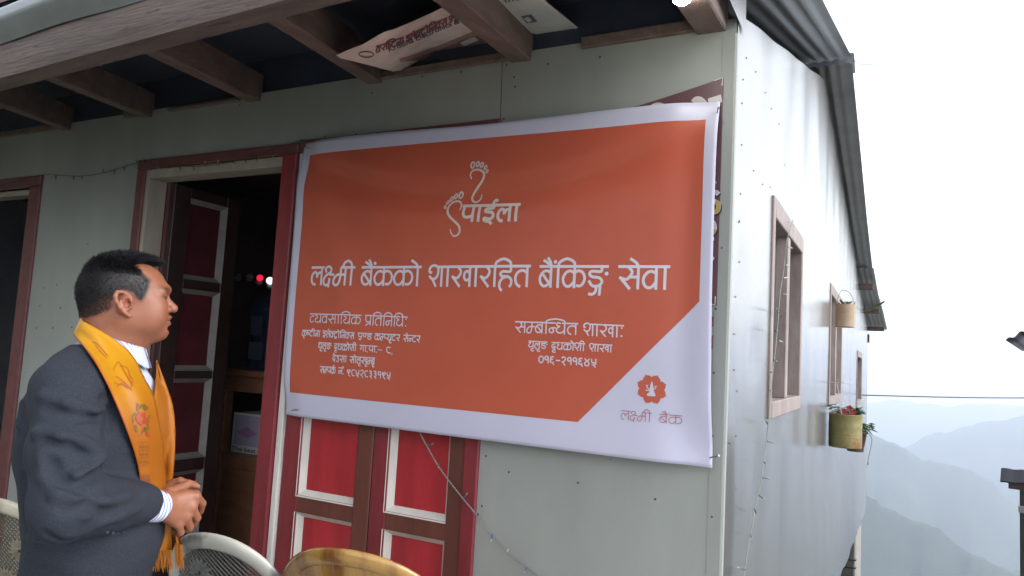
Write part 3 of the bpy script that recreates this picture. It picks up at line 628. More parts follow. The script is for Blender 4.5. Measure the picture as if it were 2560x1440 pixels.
wdm('la ksha_h ma ikaa', (1564.7, 1024.6), (1641.5, 1031.6), 22); wdm('ba +ai +dot ka', (1659, 1033.2), (1716, 1038.4), 22)
pen.mb.build('lotus_emblem', [flat_mat('orange_emblem_print', (.44, .086, .047), .4, .03), flat_mat('white_emblem_print', (.50, .485, .60), .4, .02), flat_mat('red_caption_print', (.36, .06, .075), .4, .03)], banner)
# the four nails
for i, (p, q, lab) in enumerate((((765, 370), (778, 370), 'bent nail through the upper left corner of the orange banner'), ((1793, 282), (1796, 270), 'steel nail through the upper right corner of the orange banner'), ((1776, 1144), (1797, 1139), 'nail sticking out of the lower right corner of the orange banner'), ((722, 1027), (745, 1023), 'nail sticking out of the lower left corner of the orange banner'))):
    a = np.array(on_wall(*p)); t = boff(a[0], a[2]); b = np.array(on_wall(q[0], q[1])); dx = b-a; b = a+np.array([dx[0]*.62, -.055, dx[2]*.62+.0])
    b = on_wall(q[0], q[1], -.055); a = on_wall(p[0], p[1], -t+.0)
    n_ = MB(); dv = (a-b)/np.linalg.norm(a-b); n_.tube([a+dv*.03, a, b], .0021, 6); n_.tube([b-dv*.0005, b+dv*.0015], .0042, 8)
    tag(n_.build('nail', M['nail']), lab, 'nail', 'nails holding the banner')
# torn printed sheet tucked above the rafters
flx = thing('torn_flex_sheet', 'torn old printed flex sheet with red and blue lettering tucked above the porch rafters', 'printed sheet', (0, 0, 0))
fz = lambda x, y: RZ+.052+RS*y*1.0
def on_fl(px, py, lift=0.0):
    d = _ray(px, py); k = RZ+.10-lift-.125*min(max((1075-px)/130, 0), 1); t = (k+RS*CAM[1]-CAM[2])/(d[2]-RS*d[1]); p = CAM+t*d; return (p[0], p[1], p[2]+.003*math.sin(p[0]*14)*math.sin(p[1]*11))
m1 = flat_mat('faded_flex', (.62, .52, .47), .6, .18)
upx = [(842, 139), (880, 122), (905, 112), (960, 80), (985, 72), (1040, 48), (1110, 17), (1150, 20), (1190, 75), (1256, 100), (1300, 129)]; lox = [(842, 141), (852, 147), (985, 178), (1010, 176), (1130, 158), (1262, 143), (1300, 131)]
def fgrid(a, b):
    x = 842+458*a; y0, y1 = np.interp(x, *zip(*upx)), np.interp(x, *zip(*lox)); return on_fl(x, y0+(y1-y0)*b)
mb = MB(); mb.grid(fgrid, 90, 16); mb.build('sheet', m1, flx)
edge2 = [(1180, -60), (1240, 5), (1290, 70), (1360, 92), (1440, 90), (1455, 82), (1448, 70), (1380, 20), (1330, -40)]
c2 = (1320, 30)
mb = MB(); vs = [on_fl(*c2)]+[on_fl(*p) for p in edge2]; mb.add(vs, [(0, 1+(i+1) % len(edge2), 1+i) for i in range(len(edge2))])
mb.build('sheet', flat_mat('faded_green_flex', (.34, .40, .37), .6, .3, col2=(.50, .48, .43)), flx)
mb = MB(); mb.tube([on_fl(1340, -10, -.002), on_fl(1400, 38, -.002), on_fl(1446, 74, -.002), on_fl(1440, 86, -.002)], .006, 6); hm2 = flat_mat('pale_flex_hem', (.46, .42, .38), .6, .1); mb.build('folded_hem', hm2, flx); mb = MB(); mb.tube([on_fl(842, 140, -.001), on_fl(985, 178, -.001)], .003, 5); mb.build('folded_hem', hm2, flx) 
def fpen(px, pz, l): q = on_fl(px, -pz, l); return q
pen = Pen(fpen)
def fword(tok, a, b, h, w_, m): pen.word(tok.split(), (a[0], -a[1]), (b[0], -b[1]), h, w_, True, m)
fword('ka_h ra ikar ssa_h tta na aa', (940, 117), (1010, 92), 17, 4.0, 0); fword('i la +ee ka_h tta_ra aa +ee ikar na ka_h sa', (1015, 90), (1118, 44), 17, 4.0, 0); fword('e nna_h dda', (1122, 42), (1150, 30), 15, 4.0, 0)
for cx_, cy_, rr in ((916, 138, 12),):
    pen.stroke([(cx_+1.5*rr*math.cos(t*.3), -(cy_+rr*.62*math.sin(t*.3))) for t in range(22)], 2.2, m=1)
for pts in ([(1000, 150), (1100, 118), (1190, 82)],): pen.stroke([(a, -b) for a, b in pts], 9, m=2)
pen.fill([(1010, -152), (1080, -128), (1190, -88), (1215, -105), (1130, -140), (1040, -152)], m=3); pen.fill([(1150, -107), (1185, -93), (1196, -101), (1160, -116)], m=4, lift=.002)
FPM = [flat_mat('faded_red_print', (.20, .05, .065)), flat_mat('faded_navy_print', (.075, .075, .10)), flat_mat('faded_pink_print', (.34, .20, .18)), flat_mat('faded_plum_print', (.17, .10, .11)), flat_mat('pale_photo_print', (.48, .45, .43))]
pen.mb.build('print', FPM, flx); pen = Pen(fpen)
pen.fill([(1302, -40), (1328, -36), (1344, -54), (1318, -58)], m=1); pen.fan((1318, -50), [(1310, -46), (1320, -42), (1330, -50), (1322, -56)], 4, .002)
pen.mb.build('print', FPM, flx)
def text_mesh(txt, fn, size=1.0, parent=None, name='lettering', m=None, bold=.0):
    """flat letters from the built-in font, every vertex carried by fn(x, y)"""
    cu = bpy.data.curves.new('t', 'FONT'); cu.body = txt; cu.size = 1.0; cu.offset = bold; cu.resolution_u = 3; to = bpy.data.objects.new('t', cu); COL.objects.link(to)
    bpy.context.view_layer.update(); dg = bpy.context.evaluated_depsgraph_get(); me = to.evaluated_get(dg).to_mesh()
    V = [v.co.copy() for v in me.vertices]; F = [tuple(p.vertices) for p in me.polygons]; W_ = max(v.x for v in V); to.evaluated_get(dg).to_mesh_clear()
    bpy.data.objects.remove(to); bpy.data.curves.remove(cu)
    b = MB(); b.add([fn(v.x/W_, v.y) for v in V], F); return b.build(name, m, parent)
text_mesh('Kristina Electronics &', lambda a, y: on_fl(972+178*a-8*y*0-y*7, 131-73*a-y*19, .0026), parent=flx, m=bpy.data.materials['faded_navy_print'], bold=.02)
text_mesh('Inc', lambda a, y: on_fl(1262+40*a-y*10, 8-9*a-y*18, .0026), parent=flx, m=bpy.data.materials['faded_navy_print'], bold=.02)

# ------------------------------------------------------------------ ground, hills, haze
def vnoise(x, y, seed=0):
    def h(i, j): 
        n = np.sin(i*127.1+j*311.7+seed*74.7)*43758.5453; return n-np.floor(n)
    xi, yi = np.floor(x), np.floor(y); xf, yf = x-xi, y-yi; u, v = xf*xf*(3-2*xf), yf*yf*(3-2*yf)
    return (h(xi, yi)*(1-u)+h(xi+1, yi)*u)*(1-v)+(h(xi, yi+1)*(1-u)+h(xi+1, yi+1)*u)*v-.5
def fbm(x, y, oct=5, seed=0):
    s, a = 0, 1.0
    for k in range(oct): s = s+a*vnoise(x*2**k, y*2**k, seed+k); a *= .5
    return s
def ground_h(x, y):
    s1 = np.maximum(0, y-1.2); d = .30*np.minimum(s1, 5)+.52*np.maximum(0, s1-5)
    d = d+.16*np.maximum(0, x-3.5)
    d = 470*(1-np.exp(-d/470))
    lf = np.clip((-4.5-x)/5, 0, 1); up = 1.2*lf*np.maximum(0, -y-1.5)+.8*np.maximum(0, -x-8.0)*np.clip((3-y)/4, 0, 1); up = 8*(1-np.exp(-up/8)); d = d+.12*np.maximum(0, -y-6)*(1-lf)  # unseen left bank added to block light; ground behind camera dropped to admit it
    r = np.hypot(x, y); rough = np.clip((r-6)/60, 0, 1)
    return -d+up+rough*fbm(x/35, y/35, 4)*6*np.clip(r/300, .15, 4)
rr = np.concatenate([[0], np.geomspace(1.0, 9000, 110)]); nth = 150
mb = MB()
for r in rr:
    for k in range(nth):
        a = 2*math.pi*k/nth; mb.v.append((r*math.cos(a), r*math.sin(a), 0))
V = np.array(mb.v); V[:, 2] = ground_h(V[:, 0], V[:, 1]); mb.v = [tuple(p) for p in V]
for i in range(len(rr)-1):
    for k in range(nth):
        l = (k+1) % nth; mb.f.append((i*nth+k, (i+1)*nth+k, (i+1)*nth+l, i*nth+l)); mb.m.append(0)
g_ = mb.build('ground', mat('packed_earth_and_scrub', (.10, .085, .065), .95, 0, .3, .6, col2=(.06, .085, .04), bump=.6, bscale=9), smooth=True); tag(g_, kind='structure')
mb = MB(); mb.grid(lambda a, b: (-2.7+6.5*a, -3.6+4.6*b, .012+.006*math.sin(a*40)*math.sin(b*17)), 40, 20); tag(mb.build('bounce_slab', mat('pale_bounce_concrete', (.43, .42, .40), .85, 0, .2, 1.5, speck=((.2, .185, .16), 4, .6), bump=.3, bscale=30), smooth=True), kind='structure')  # unseen pale slab added to bounce light up under the eave
forest = mat('forested_slope', (.012, .024, .016), .95, 0, .3, .012, vdet=9, col2=(.035, .052, .028), speck=((.20, .18, .13), .011, .66))
def ridge(dist, crest, depth, seed, drop=500, back=None):
    """crest: photo points of the skyline; built as a spur of its own at its real distance"""
    C_ = [CAM+_ray(*p)/np.linalg.norm(_ray(*p)[:2])*dist for p in crest]; A = catmull(C_, 14); nA = len(A); nD = 34; m = MB()
    A = np.array(A); vdir = np.array([math.sin(-YAW*0), 1.0, 0])
    for i in range(nA):
        p = A[i]; outw = (p-CAM); outw[2] = 0; outw /= np.linalg.norm(outw)
        for j in range(nD+1):
            t = (j/nD-.35)*depth; s = abs(t)/depth
            h = -drop*(s/.65)**1.15*(1 if t < 0 else .9)
            q = p+outw*t; n = fbm(q[0]/(dist*.16), q[1]/(dist*.16), 5, seed)
            m.v.append((q[0], q[1], q[2]+h+n*drop*.28*min(1, s*5)+fbm(q[0]/(dist*.02), q[1]/(dist*.02), 5, seed+9)*drop*.028))
    for i in range(nA-1):
        for j in range(nD): m.f.append((i*(nD+1)+j, i*(nD+1)+j+1, (i+1)*(nD+1)+j+1, (i+1)*(nD+1)+j)); m.m.append(0)
    return tag(m.build('hill', forest, smooth=True), kind='structure')
ridge(900, [(1500, 1010), (1800, 1100), (2050, 1190), (2172, 1240), (2212, 1262), (2270, 1288), (2330, 1312), (2385, 1362), (2460, 1392), (2540, 1432), (2700, 1520)], 900, 1, 330)
ridge(1700, [(1400, 900), (1800, 960), (2050, 1040), (2177, 1086), (2260, 1118), (2322, 1152), (2412, 1166), (2470, 1196), (2560, 1262), (2750, 1330)], 1300, 2, 430)
ridge(2700, [(1900, 1190), (2100, 1150), (2260, 1112), (2330, 1088), (2385, 1072), (2450, 1058), (2552, 1040), (2700, 1000), (2900, 960)], 1700, 3, 560)
ridge(4300, [(1300, 930), (1700, 985), (2000, 1004), (2165, 1008), (2260, 1003), (2350, 1012), (2440, 1006), (2560, 1014), (2800, 1030)], 2400, 4, 700)
hz = MB(); hz.box(-9500, 9500, -9500, 9500, -900, 160)
hm = bpy.data.materials.new('valley_air'); hm.use_nodes = True; hn = hm.node_tree.nodes; hn.remove(hn['Principled BSDF']); pv = hn.new('ShaderNodeVolumePrincipled')
pv.inputs['Color'].default_value = (.80, .865, 1.0, 1); pv.inputs['Density'].default_value = .00042; pv.inputs['Anisotropy'].default_value = .2
hm.node_tree.links.new(pv.outputs[0], hn['Material Output'].inputs['Volume'])
tag(hz.build('haze', hm), kind='stuff')

# ------------------------------------------------------------------ inside the shop
desk = thing('desk', 'tall dark varnished wooden counter just inside the open doorway', 'counter', (-2.2, .8, 0))
D_ = lambda x0, x1, y0, y1, z0, z1, n, b=.004: MB().box(x0+2.2, x1+2.2, y0-.8, y1-.8, z0, z1, bev=b).build(n, M['desk'], desk)
D_(-3.25, -1.3, .76, 1.3, 1.225, 1.262, 'desk_top'); D_(-3.22, -1.35, .80, .83, 1.13, 1.225, 'rail'); D_(-3.22, -3.12, .80, .86, -.02, 1.128, 'leg'); D_(-3.11, -1.36, .80, .83, .68, .765, 'rail'); D_(-3.11, -1.36, .815, .83, -.02, .678, 'front_panel'); D_(-3.11, -1.36, .84, 1.28, .74, .764, 'shelf'); D_(-3.22, -1.35, 1.27, 1.3, -.02, 1.22, 'back_panel')
box = thing('carton', 'white and purple power supply carton standing in the counter shelf', 'box', (-2.75, .95, .767))
MB().box(-.33, .38, -.115, .15, 0, .235, bev=.002).build('carton_body', flat_mat('grey_white_card', (.42, .40, .42), .7), box)
cf = lambda x, z, l=0: (x, -.1165-l, z); pen = Pen(cf)
pen.fill([(-.31, .045), (.36, .045), (.36, .225), (-.31, .225)], 0, .0008); pen.fill([(-.02, .05), (.06, .05), (.30, .224), (.20, .224)], 1, .0016); pen.fill([(-.29, .12), (-.2, .16), (-.12, .12), (-.2, .09)], 1, .0018)
pen.mb.build('printed_panel', [flat_mat('mauve_print', (.26, .23, .30), .6), flat_mat('purple_band_print', (.25, .12, .26), .6)], box)
text_mesh('UPS', lambda a, y: cf(-.10+.085*a, .165+y*.06, .0022), parent=box, m=M['black'], bold=.02); text_mesh('The best in', lambda a, y: cf(-.32+.255*a, .012+y*.034, .0022), parent=box, m=M['black'], bold=.015); text_mesh('PC power p', lambda a, y: cf(-.035+.265*a, .012+y*.034, .0022), parent=box, m=M['black'], bold=.015)
bag = thing('blue_bag', 'dark blue printed bag standing on the counter inside the doorway', 'bag', (-2.9, 1.02, 1.263))
mb = MB(); mb.grid(lambda a, b: (-.24+.46*a+.02*math.sin(b*5), -.05-.03*math.sin(a*math.pi)+.012*math.sin(a*9+b*6), .46*b), 20, 20); mb.grid(lambda a, b: (-.24+.46*a+.02*math.sin(b*5), .05+.02*math.sin(a*7), .46*b), 10, 10)
mb.build('bag_body', flat_mat('dark_blue_film', (.018, .03, .06), .35, .25), bag, smooth=True)
pb_ = lambda x, z, l=0: (x, -.095-l, z); pen = Pen(pb_); pen.fill([(-.2, .06), (-.08, .06), (-.08, .17), (-.2, .17)], 0); pen.fill([(-.2, .21), (-.1, .21), (-.1, .33), (-.2, .33)], 0); pen.stroke([(-.1, .375), (.06, .375)], .018, m=0); pen.mb.build('bag_print', flat_mat('pale_blue_print', (.05, .065, .095)), bag)
dev = thing('grey_device', 'flat grey plastic device lying on the counter top', 'device', (-2.55, .86, 1.263)); MB().box(-.2, .2, -.06, .12, 0, .035, bev=.006).build('casing', flat_mat('grey_plastic', (.25, .24, .22)), dev); MB().box(-.15, .12, -.035, .02, .0352, .042, bev=.002).build('key_row', flat_mat('dark_plastic', (.08, .08, .08)), dev)
bs = thing('globe_lights', 'row of round globe lights, red and white ones lit, inside the dark shop', 'string lights', (-3.5, 1.25, 1.95))
mb = MB(); mb.tube(catmull([(-.2, 0, -.05), (.1, 0, -.10), (.3, 0, -.09), (.5, 0, -.085), (.9, 0, -.05)], 6), .003, 5); mb.build('cable', M['cable'], bs)
for px, py, k in ((595, 693, 0), (624, 694, 0), (650, 695, 1), (675, 702, 2), (697, 707, 1), (648, 704, 0), (676, 715, 0)):
    p = on_wall(px, py, 1.25 if k else 1.29); b_ = MB(); r = .0255 if k != 1 else .0225; b_.sphere((p[0]+3.5, p[1]-1.25, p[2]-1.95), r, 16, 10)
    b_.build('bulb', [flat_mat('unlit_globe', (.36, .35, .33), .5), mat('red_lit_globe', (.4, .02, .04), .4, emit=(1, .015, .06), estr=.28), mat('white_lit_globe', (.7, .8, .8), .4, emit=(.78, 1, .95), estr=.36)][k], bs, smooth=True)
# LED bulb under the porch roof, lit
lp = on_raft(1705, -9); bulb = thing('led_bulb', 'lit white LED bulb hanging under the porch roof near the house corner', 'lamp', (lp[0], lp[1], lp[2]+.02))
MB().lathe([(.0, -.045), (.012, -.043), (.024, -.034), (.030, -.018), (.030, -.004), (.026, .008), (.022, .014)], 20).build('globe', mat('lit_bulb', (.9, .9, .85), .4, emit=(1, .98, .90), estr=38), bulb, smooth=True)
MB().lathe([(.022, .014), (.022, .04), (.014, .045), (.014, .075), (0, .076)], 16).build('cap', flat_mat('white_plastic', (.6, .6, .58)), bulb, smooth=True)

# ------------------------------------------------------------------ fairy light strings
lime = flat_mat('green_bulb_sleeve', (.035, .085, .06), .45); bluec = flat_mat('blue_bulb_sleeve', (.06, .09, .17), .4); clear = flat_mat('clear_bulb_tip', (.32, .33, .32), .25); gwire = flat_mat('dark_green_wire', (.035, .05, .04), .5); wwire = flat_mat('pale_twisted_wire', (.20, .215, .20), .5)
def fairy(label, pts, wire, bulbs, r=.0016, nsub=8, twist=0.0):
    t = thing('fairy_lights', label, 'string lights', (0, 0, 0), 0, 'fairy light strings on the house')
    P = catmull(pts, nsub)
    for s in ((0, math.pi) if twist else (0,)):
        Q = [p+np.array([twist*math.cos(i*1.9+s)*.7, twist*math.cos(i*1.9+s), twist*math.sin(i*1.9+s)]) for i, p in enumerate(P)]
        MB().tube(Q, r, 5).build('wire', wire, t, smooth=True)
    for (a, dv, c) in bulbs:
        a = np.array(a); dv = np.array(dv); l = np.linalg.norm(dv); d_ = dv/l; b_ = MB(); b_.tube([a, a+d_*l*.65], .0029, 6, 0); b_.tube([a+d_*l*.6, a+d_*l*.88, a+d_*l], [.0023, .0023, .0008], 6, 1); b_.build('bulb', [c, clear], t)
    return t
F = lambda px, py, y=-.02: np.array(on_wall(px, py, y))
def bl(px, py, qx, qy, c, y=-.024): a = F(px, py, y); b = F(qx, qy, y-.012); return (a, b-a, c)
fairy('thin dark string of fairy lights draped from the left doorway to above the open doorway', [F(-30, 470), F(60, 448), F(110, 437), F(150, 438), F(200, 440), F(250, 434), F(300, 420), F(340, 408), F(365, 407), F(420, 412), F(490, 416), F(560, 408), F(640, 388), F(720, 362), F(757, 350)], gwire,
      [bl(*q) for q in ((140, 438, 139, 450, lime), (184, 440, 183, 452, lime), (204, 440, 206, 450, lime), (258, 432, 257, 418, lime), (286, 424, 286, 438, lime), (311, 416, 311, 431, lime), (343, 408, 339, 397, lime), (358, 406, 357, 396, lime), (371, 408, 371, 395, lime), (396, 411, 395, 424, lime), (421, 412, 419, 426, lime), (451, 414, 450, 430, lime), (483, 416, 487, 430, lime), (512, 415, 513, 402, lime), (545, 412, 545, 399, lime), (580, 405, 593, 411, lime), (612, 397, 617, 413, lime), (641, 390, 643, 408, lime), (681, 376, 683, 397, lime), (750, 353, 757, 345, lime))])
fairy('pale twisted string of fairy lights slanting down across the red double door', [F(1040, 1060, -.03), F(1058, 1098, -.03), F(1068, 1116, -.02), F(1090, 1155, -.012), F(1118, 1196, -.01), F(1155, 1243, -.018), F(1192, 1288, -.02), F(1228, 1336, -.012), F(1270, 1382, -.012), F(1320, 1422, -.014), F(1350, 1444, -.014), F(1420, 1500, -.014)], wwire,
      [bl(*q) for q in ((1071, 1114, 1084, 1109, lime), (1097, 1160, 1096, 1170, lime), (1160, 1245, 1169, 1232, bluec), (1194, 1288, 1197, 1279, lime), (1231, 1335, 1227, 1354, bluec), (1271, 1373, 1267, 1381, clear), (1318, 1419, 1309, 1432, bluec))], twist=.0022, nsub=14)
S_ = lambda px, py, x=.03: np.array(on_side(px, py, x))
def bs_(px, py, qx, qy, c, x=.03): a = S_(px, py, x); b = S_(qx, qy, x+.012); return (a, b-a, c)
fairy('pale string of fairy lights hanging down the bright side wall beside the first window', [S_(1984, 548), S_(1974, 575, .028), S_(1966, 610, .025), S_(1962, 650, .02), S_(1957, 690, .02), S_(1950, 735, .02), S_(1946, 790, .02), S_(1941, 850, .02), S_(1935, 905, .02), S_(1930, 950, .02), S_(1926, 1000, .02), S_(1922, 1045, .02), S_(1916, 1100, .012), S_(1909, 1150, .012), S_(1903, 1200, .012), S_(1894, 1245, .012), S_(1886, 1285, .012), S_(1878, 1330, .012), S_(1868, 1385, .012), S_(1860, 1445, .012)], wwire,
      [bs_(*q) for q in ((1972, 555, 1982, 551, clear), (1971, 590, 1977, 594, clear), (1972, 618, 1982, 621, clear), (1964, 662, 1976, 667, clear), (1959, 695, 1972, 693, clear), (1956, 736, 1969, 736, lime), (1944, 778, 1940, 770, bluec), (1938, 830, 1941, 822, bluec), (1947, 852, 1958, 855, clear), (1934, 900, 1944, 904, lime), (1925, 930, 1933, 930, lime), (1921, 975, 1931, 977, lime), (1919, 1060, 1912, 1048, lime), (1918, 1103, 1938, 1109, lime), (1910, 1155, 1917, 1161, bluec), (1907, 1194, 1926, 1197, lime), (1897, 1238, 1913, 1248, lime), (1890, 1282, 1885, 1268, lime), (1877, 1338, 1880, 1348, lime), (1863, 1424, 1842, 1418, lime))], twist=.0018, nsub=10, r=.0013)

# ------------------------------------------------------------------ pots hanging from the second window
def pot_at(px, py, x):
    return on_side(px, py, x)
tin = mat('rusty_tan_tin', (.34, .235, .15), .6, .1, .15, 9, col2=(.42, .31, .21), speck=((.24, .15, .09), 16, .62), bump=.1)
p0 = pot_at(2112, 818, .10); p1 = pot_at(2112, 768, .10); wpx = np.linalg.norm(pot_at(2132, 790, .10)[[0]]-pot_at(2092, 790, .10)[[0]])
d0 = float(np.linalg.norm(p0-CAM)); pr = 20.5*d0/FPX; ph = 52*d0/FPX*.98
hp = thing('hanging_pot', 'tan tin pot hanging by a wire at the top of the second side window', 'pot', tuple(p0+np.array([0, pr*.2, 0.0])))
MB().lathe([(0, .0), (pr*.97, .0), (pr, .006), (pr, ph), (pr*1.02, ph), (pr*1.02, ph+.005), (pr*.95, ph+.005), (pr*.95, ph-.02), (0, ph-.025)], 28).build('pot', tin, hp, smooth=False)
mb = MB(); mb.tube(catmull([(-pr, 0, ph), (-pr*.75, .02, ph+.07), (-pr*.5, .02, ph+.12), (-pr*.2, .0, ph+.13), (pr*.5, 0, ph+.10), (pr, 0, ph)], 6), .002, 5); mb.build('hanger', M['cable'], hp)
leafm = mat('leaf_green', (.035, .085, .025), .5, 0, .3, 30, col2=(.07, .14, .05)); palel = mat('pale_trailing_leaf', (.16, .20, .09), .5, 0, .3, 40)
mb = MB(); L_ = .3
tr = catmull([(pr*.8, 0, ph), (pr+.05, -.05, ph-.045), (pr+.11, -.08, ph-.05), (pr+.17, -.08, ph-.02), (pr+.21, -.07, ph+.01)], 8); mb.tube(tr, .002, 4)
for i in range(12, len(tr), 2):
    for s in (-1, 1):
        a = tr[i]; mb.add([a, a+np.array([.012, .02*s, .008]), a+np.array([.022, .03*s, .022]), a+np.array([.0, .022*s, .02])], [(0, 1, 2, 3)])
for k in range(26):
    a = random.uniform(0, 6.28); r = pr*random.uniform(.3, .95); b = np.array([r*math.cos(a), r*math.sin(a), ph]); o = np.array([math.cos(a)*.04, math.sin(a)*.04, random.uniform(.01, .05)]); n_ = np.array([-math.sin(a), math.cos(a), 0])*.012
    mb.add([b, b+o*.5+n_, b+o, b+o*.5-n_], [(0, 1, 2, 3)])
mb.build('trailing_plant', palel, hp)
# bar that carries the pots, bent nails
def leafy(mb, c, n, sr, ls, spread, m=0, droop=.3):
    for k in range(n):
        a = random.uniform(0, 6.28); e = random.uniform(-.2, 1.2); r = sr*random.uniform(.3, 1)
        b = np.array(c)+np.array([r*math.cos(a)*spread[0], r*math.sin(a)*spread[1], r*math.sin(e)*spread[2]])
        d = np.array([math.cos(a), math.sin(a), random.uniform(-droop, .5)]); d /= np.linalg.norm(d); s_ = np.cross(d, [0, 0, 1]); s_ /= np.linalg.norm(s_)+1e-9; l = ls*random.uniform(.6, 1.2); w_ = l*.3
        mid = b+d*l*.5+np.array([0, 0, .05*l]); tip = b+d*l-np.array([0, 0, .18*l])
        mb.add([b, mid-s_*w_, tip, mid+s_*w_], [(0, 1, 2), (0, 2, 3)], m)
bk = on_side(2110, 1122, .13); dB = float(np.linalg.norm(bk-CAM)); br = 34.5*dB/FPX; bh = 74*dB/FPX
fp = thing('flower_bucket', 'rusty yellow-green tin bucket with red flowers hanging from the second side window', 'potted plant', (br*1.0+.012, bk[1]+br*.3, bk[2]+.01))
rust = mat('rusty_painted_tin', (.16, .15, .045), .55, .1, .3, 6, col2=(.30, .235, .10), speck=((.25, .11, .045), 7, .56), bump=.15)
pf_ = [(0, 0), (br*.97, 0), (br, .008)]+[(br*(1+.012*math.exp(-((z-c)/.008)**2)), z*1.0) for c in (bh*.33, bh*.40, bh*.62, bh*.67) for z in (c-.016, c-.006, c, c+.006, c+.016)]+[(br, bh-.006), (br*1.02, bh), (br*.96, bh), (br*.95, bh-.02), (0, bh-.03)]
MB().lathe(pf_, 36).build('bucket', rust, fp, smooth=True)
mb = MB(); leafy(mb, (.01, .02, bh+.01), 150, br*.9, .05, (1.0, 1.0, .55)); mb.build('foliage', leafm, fp)
for (x, y, z) in ((-.01, -.085, bh+.02), (.055, -.09, bh+.022), (.03, -.04, bh+.05)):
    mb = MB(); 
    for k in range(5):
        a = k*1.257; d = np.array([math.cos(a), -.25, math.sin(a)]); s_ = np.array([-math.sin(a), 0, math.cos(a)]); c = np.array([x, y, z]); mb.add([c, c+d*.014-s_*.012, c+d*.028, c+d*.014+s_*.012], [(0, 1, 2, 3)])
    mb.build('flower', mat('red_petal', (.42, .025, .04), .5), fp)
mb = MB(); mb.tube(catmull([(-br*.1, -br*.95, bh*.82), (-br*.25, -br*.9, bh+.05), (-br*.45, -br*.5, bh+.2), (-br*.55, -br*.2, bh+.24)], 6), .003, 5); mb.tube([(-br*1.0, -br*.2, bh+.245), (-br*.1, -br*.2, bh+.25), (br*.3, .1, bh+.24)], .0035, 5); mb.build('hanger', flat_mat('pale_wire', (.4, .38, .36)), fp)
b2 = on_side(2148, 1110, .26); fp2 = thing('flower_pot', 'brown tapered plastic pot with drooping green leaves behind the rusty bucket', 'potted plant', (.195, 4.50, .795))
q = .092; MB().lathe([(0, 0), (q*.68, 0), (q*.70, .01), (q*.95, .15), (q*1.03, .153), (q*1.03, .172), (q*.95, .172), (q*.93, .15), (0, .14)], 28).build('pot', flat_mat('brown_plastic', (.085, .05, .045), .5), fp2, smooth=True)
mb = MB(); leafy(mb, (.01, -.02, .19), 130, .105, .062, (1.1, 1.0, .6), droop=.9); mb.build('foliage', leafm, fp2)
mb = MB(); mb.tube(catmull([(.09, -.03, .17), (.125, -.03, .12), (.115, -.03, .03), (.10, -.03, -.06), (.10, -.03, -.10)], 6), [.003]*20+[.006]*5, 5); mb.build('hanging_cord', flat_mat('grey_cord', (.2, .22, .24)), fp2)

# ------------------------------------------------------------------ overhead wire, neighbouring building
a, b = CAM+_ray(2120, 986.5)*12.5, CAM+_ray(2900, 989)*14; a[0] = min(a[0], -.02); 
mb = MB(); mb.tube([a+(b-a)*i/12-np.array([0, 0, .05*math.sin(math.pi*i/12)]) for i in range(13)], .011, 5); tag(mb.build('overhead_wire', M['cable']), 'single dark overhead wire running level from the far end of the house', 'wire')
c0n = CAM+_ray(2549, 1240)*8.0
nb = thing('neighbour_shed', 'dark green shed at the right edge with a corrugated roof and a lower tin awning', 'shed', (c0n[0], c0n[1], -4.0), R(-10))
gm = mat('dark_green_boards', (.03, .05, .035), .6, 0, .3, 5, stretch=(1, 1, .2)); o3 = np.array([c0n[0], c0n[1], -4.0])
pz = lambda px, py, t: CAM+_ray(px, py)*t-o3
c_ = pz(2549, 1240, 8.0)
mb = MB(); mb.box(c_[0], c_[0]+4, c_[1], c_[1]+3.2, 0, c_[2]+.1, bev=.01); mb.build('wall', gm, nb)
e1, e2 = pz(2528, 1206, 7.6), pz(2665, 1196, 7.6)
mb = MB(); mb.grid(lambda u_, v_: (e1[0]+(e2[0]+3.2-e1[0])*u_, e1[1]+.14*v_, e1[2]+(e2[2]-e1[2])*u_*1.6+.12*v_+.004*math.sin(u_*150)), 220, 2); aw = mb.build('awning', flat_mat('dull_dark_tin', (.03, .03, .038), .5), nb); sd = aw.modifiers.new('t', 'SOLIDIFY'); sd.thickness = .022
mb = MB(); k_ = pz(2538, 1212, 7.75); mb.box(k_[0], k_[0]+3, k_[1], k_[1]+.1, k_[2]-.05, k_[2]+.03, bev=.006); mb.build('awning_beam', M['wood_dark'], nb)
mb = MB(); k_ = pz(2548, 1275, 7.95); mb.box(k_[0], k_[0]+.07, k_[1], k_[1]+.05, k_[2]-.03, k_[2]+.04, bev=.005); mb.build('bracket', flat_mat('grey_fitting', (.3, .3, .32)), nb)
r1 = pz(2504, 850, 8.4); mb = MB()
mb.grid(lambda u_, v_: (r1[0]+4.5*u_, r1[1]+3.5*v_, r1[2]+1.05*min(u_*4.5, 1.6)*.62+.35*v_*0+.016*math.sin(v_*0+u_*4.5*2*math.pi/.11)), 330, 3); rf = mb.build('roof', flat_mat('dark_corrugated_tin', (.11, .10, .13), .5), nb, smooth=True); sd = rf.modifiers.new('t', 'SOLIDIFY'); sd.thickness = .01
mb = MB(); k_ = pz(2556, 852, 8.6); mb.box(k_[0], k_[0]+.1, k_[1], k_[1]+.1, c_[2], k_[2]+.05, bev=.006); mb.build('roof_post', M['wood_dark'], nb)
# building above the eave at the upper left
ub = thing('upper_building', 'maroon and teal painted building rising behind the porch roof at the upper left', 'building', (-6.5, 4.2, 0))
mb = MB(); mb.box(-14.5, -4.9, 0, 4, 0, 8.2, bev=.01); mb.build('wall', flat_mat('dull_maroon_boards', (.16, .05, .06), .6, .15), ub)
mb = MB(); mb.box(-14.5, -4.88, -.05, -.002, 6.35, 6.66, bev=.01); mb.build('fascia', flat_mat('dull_teal_board', (.06, .11, .10), .6, .15), ub)

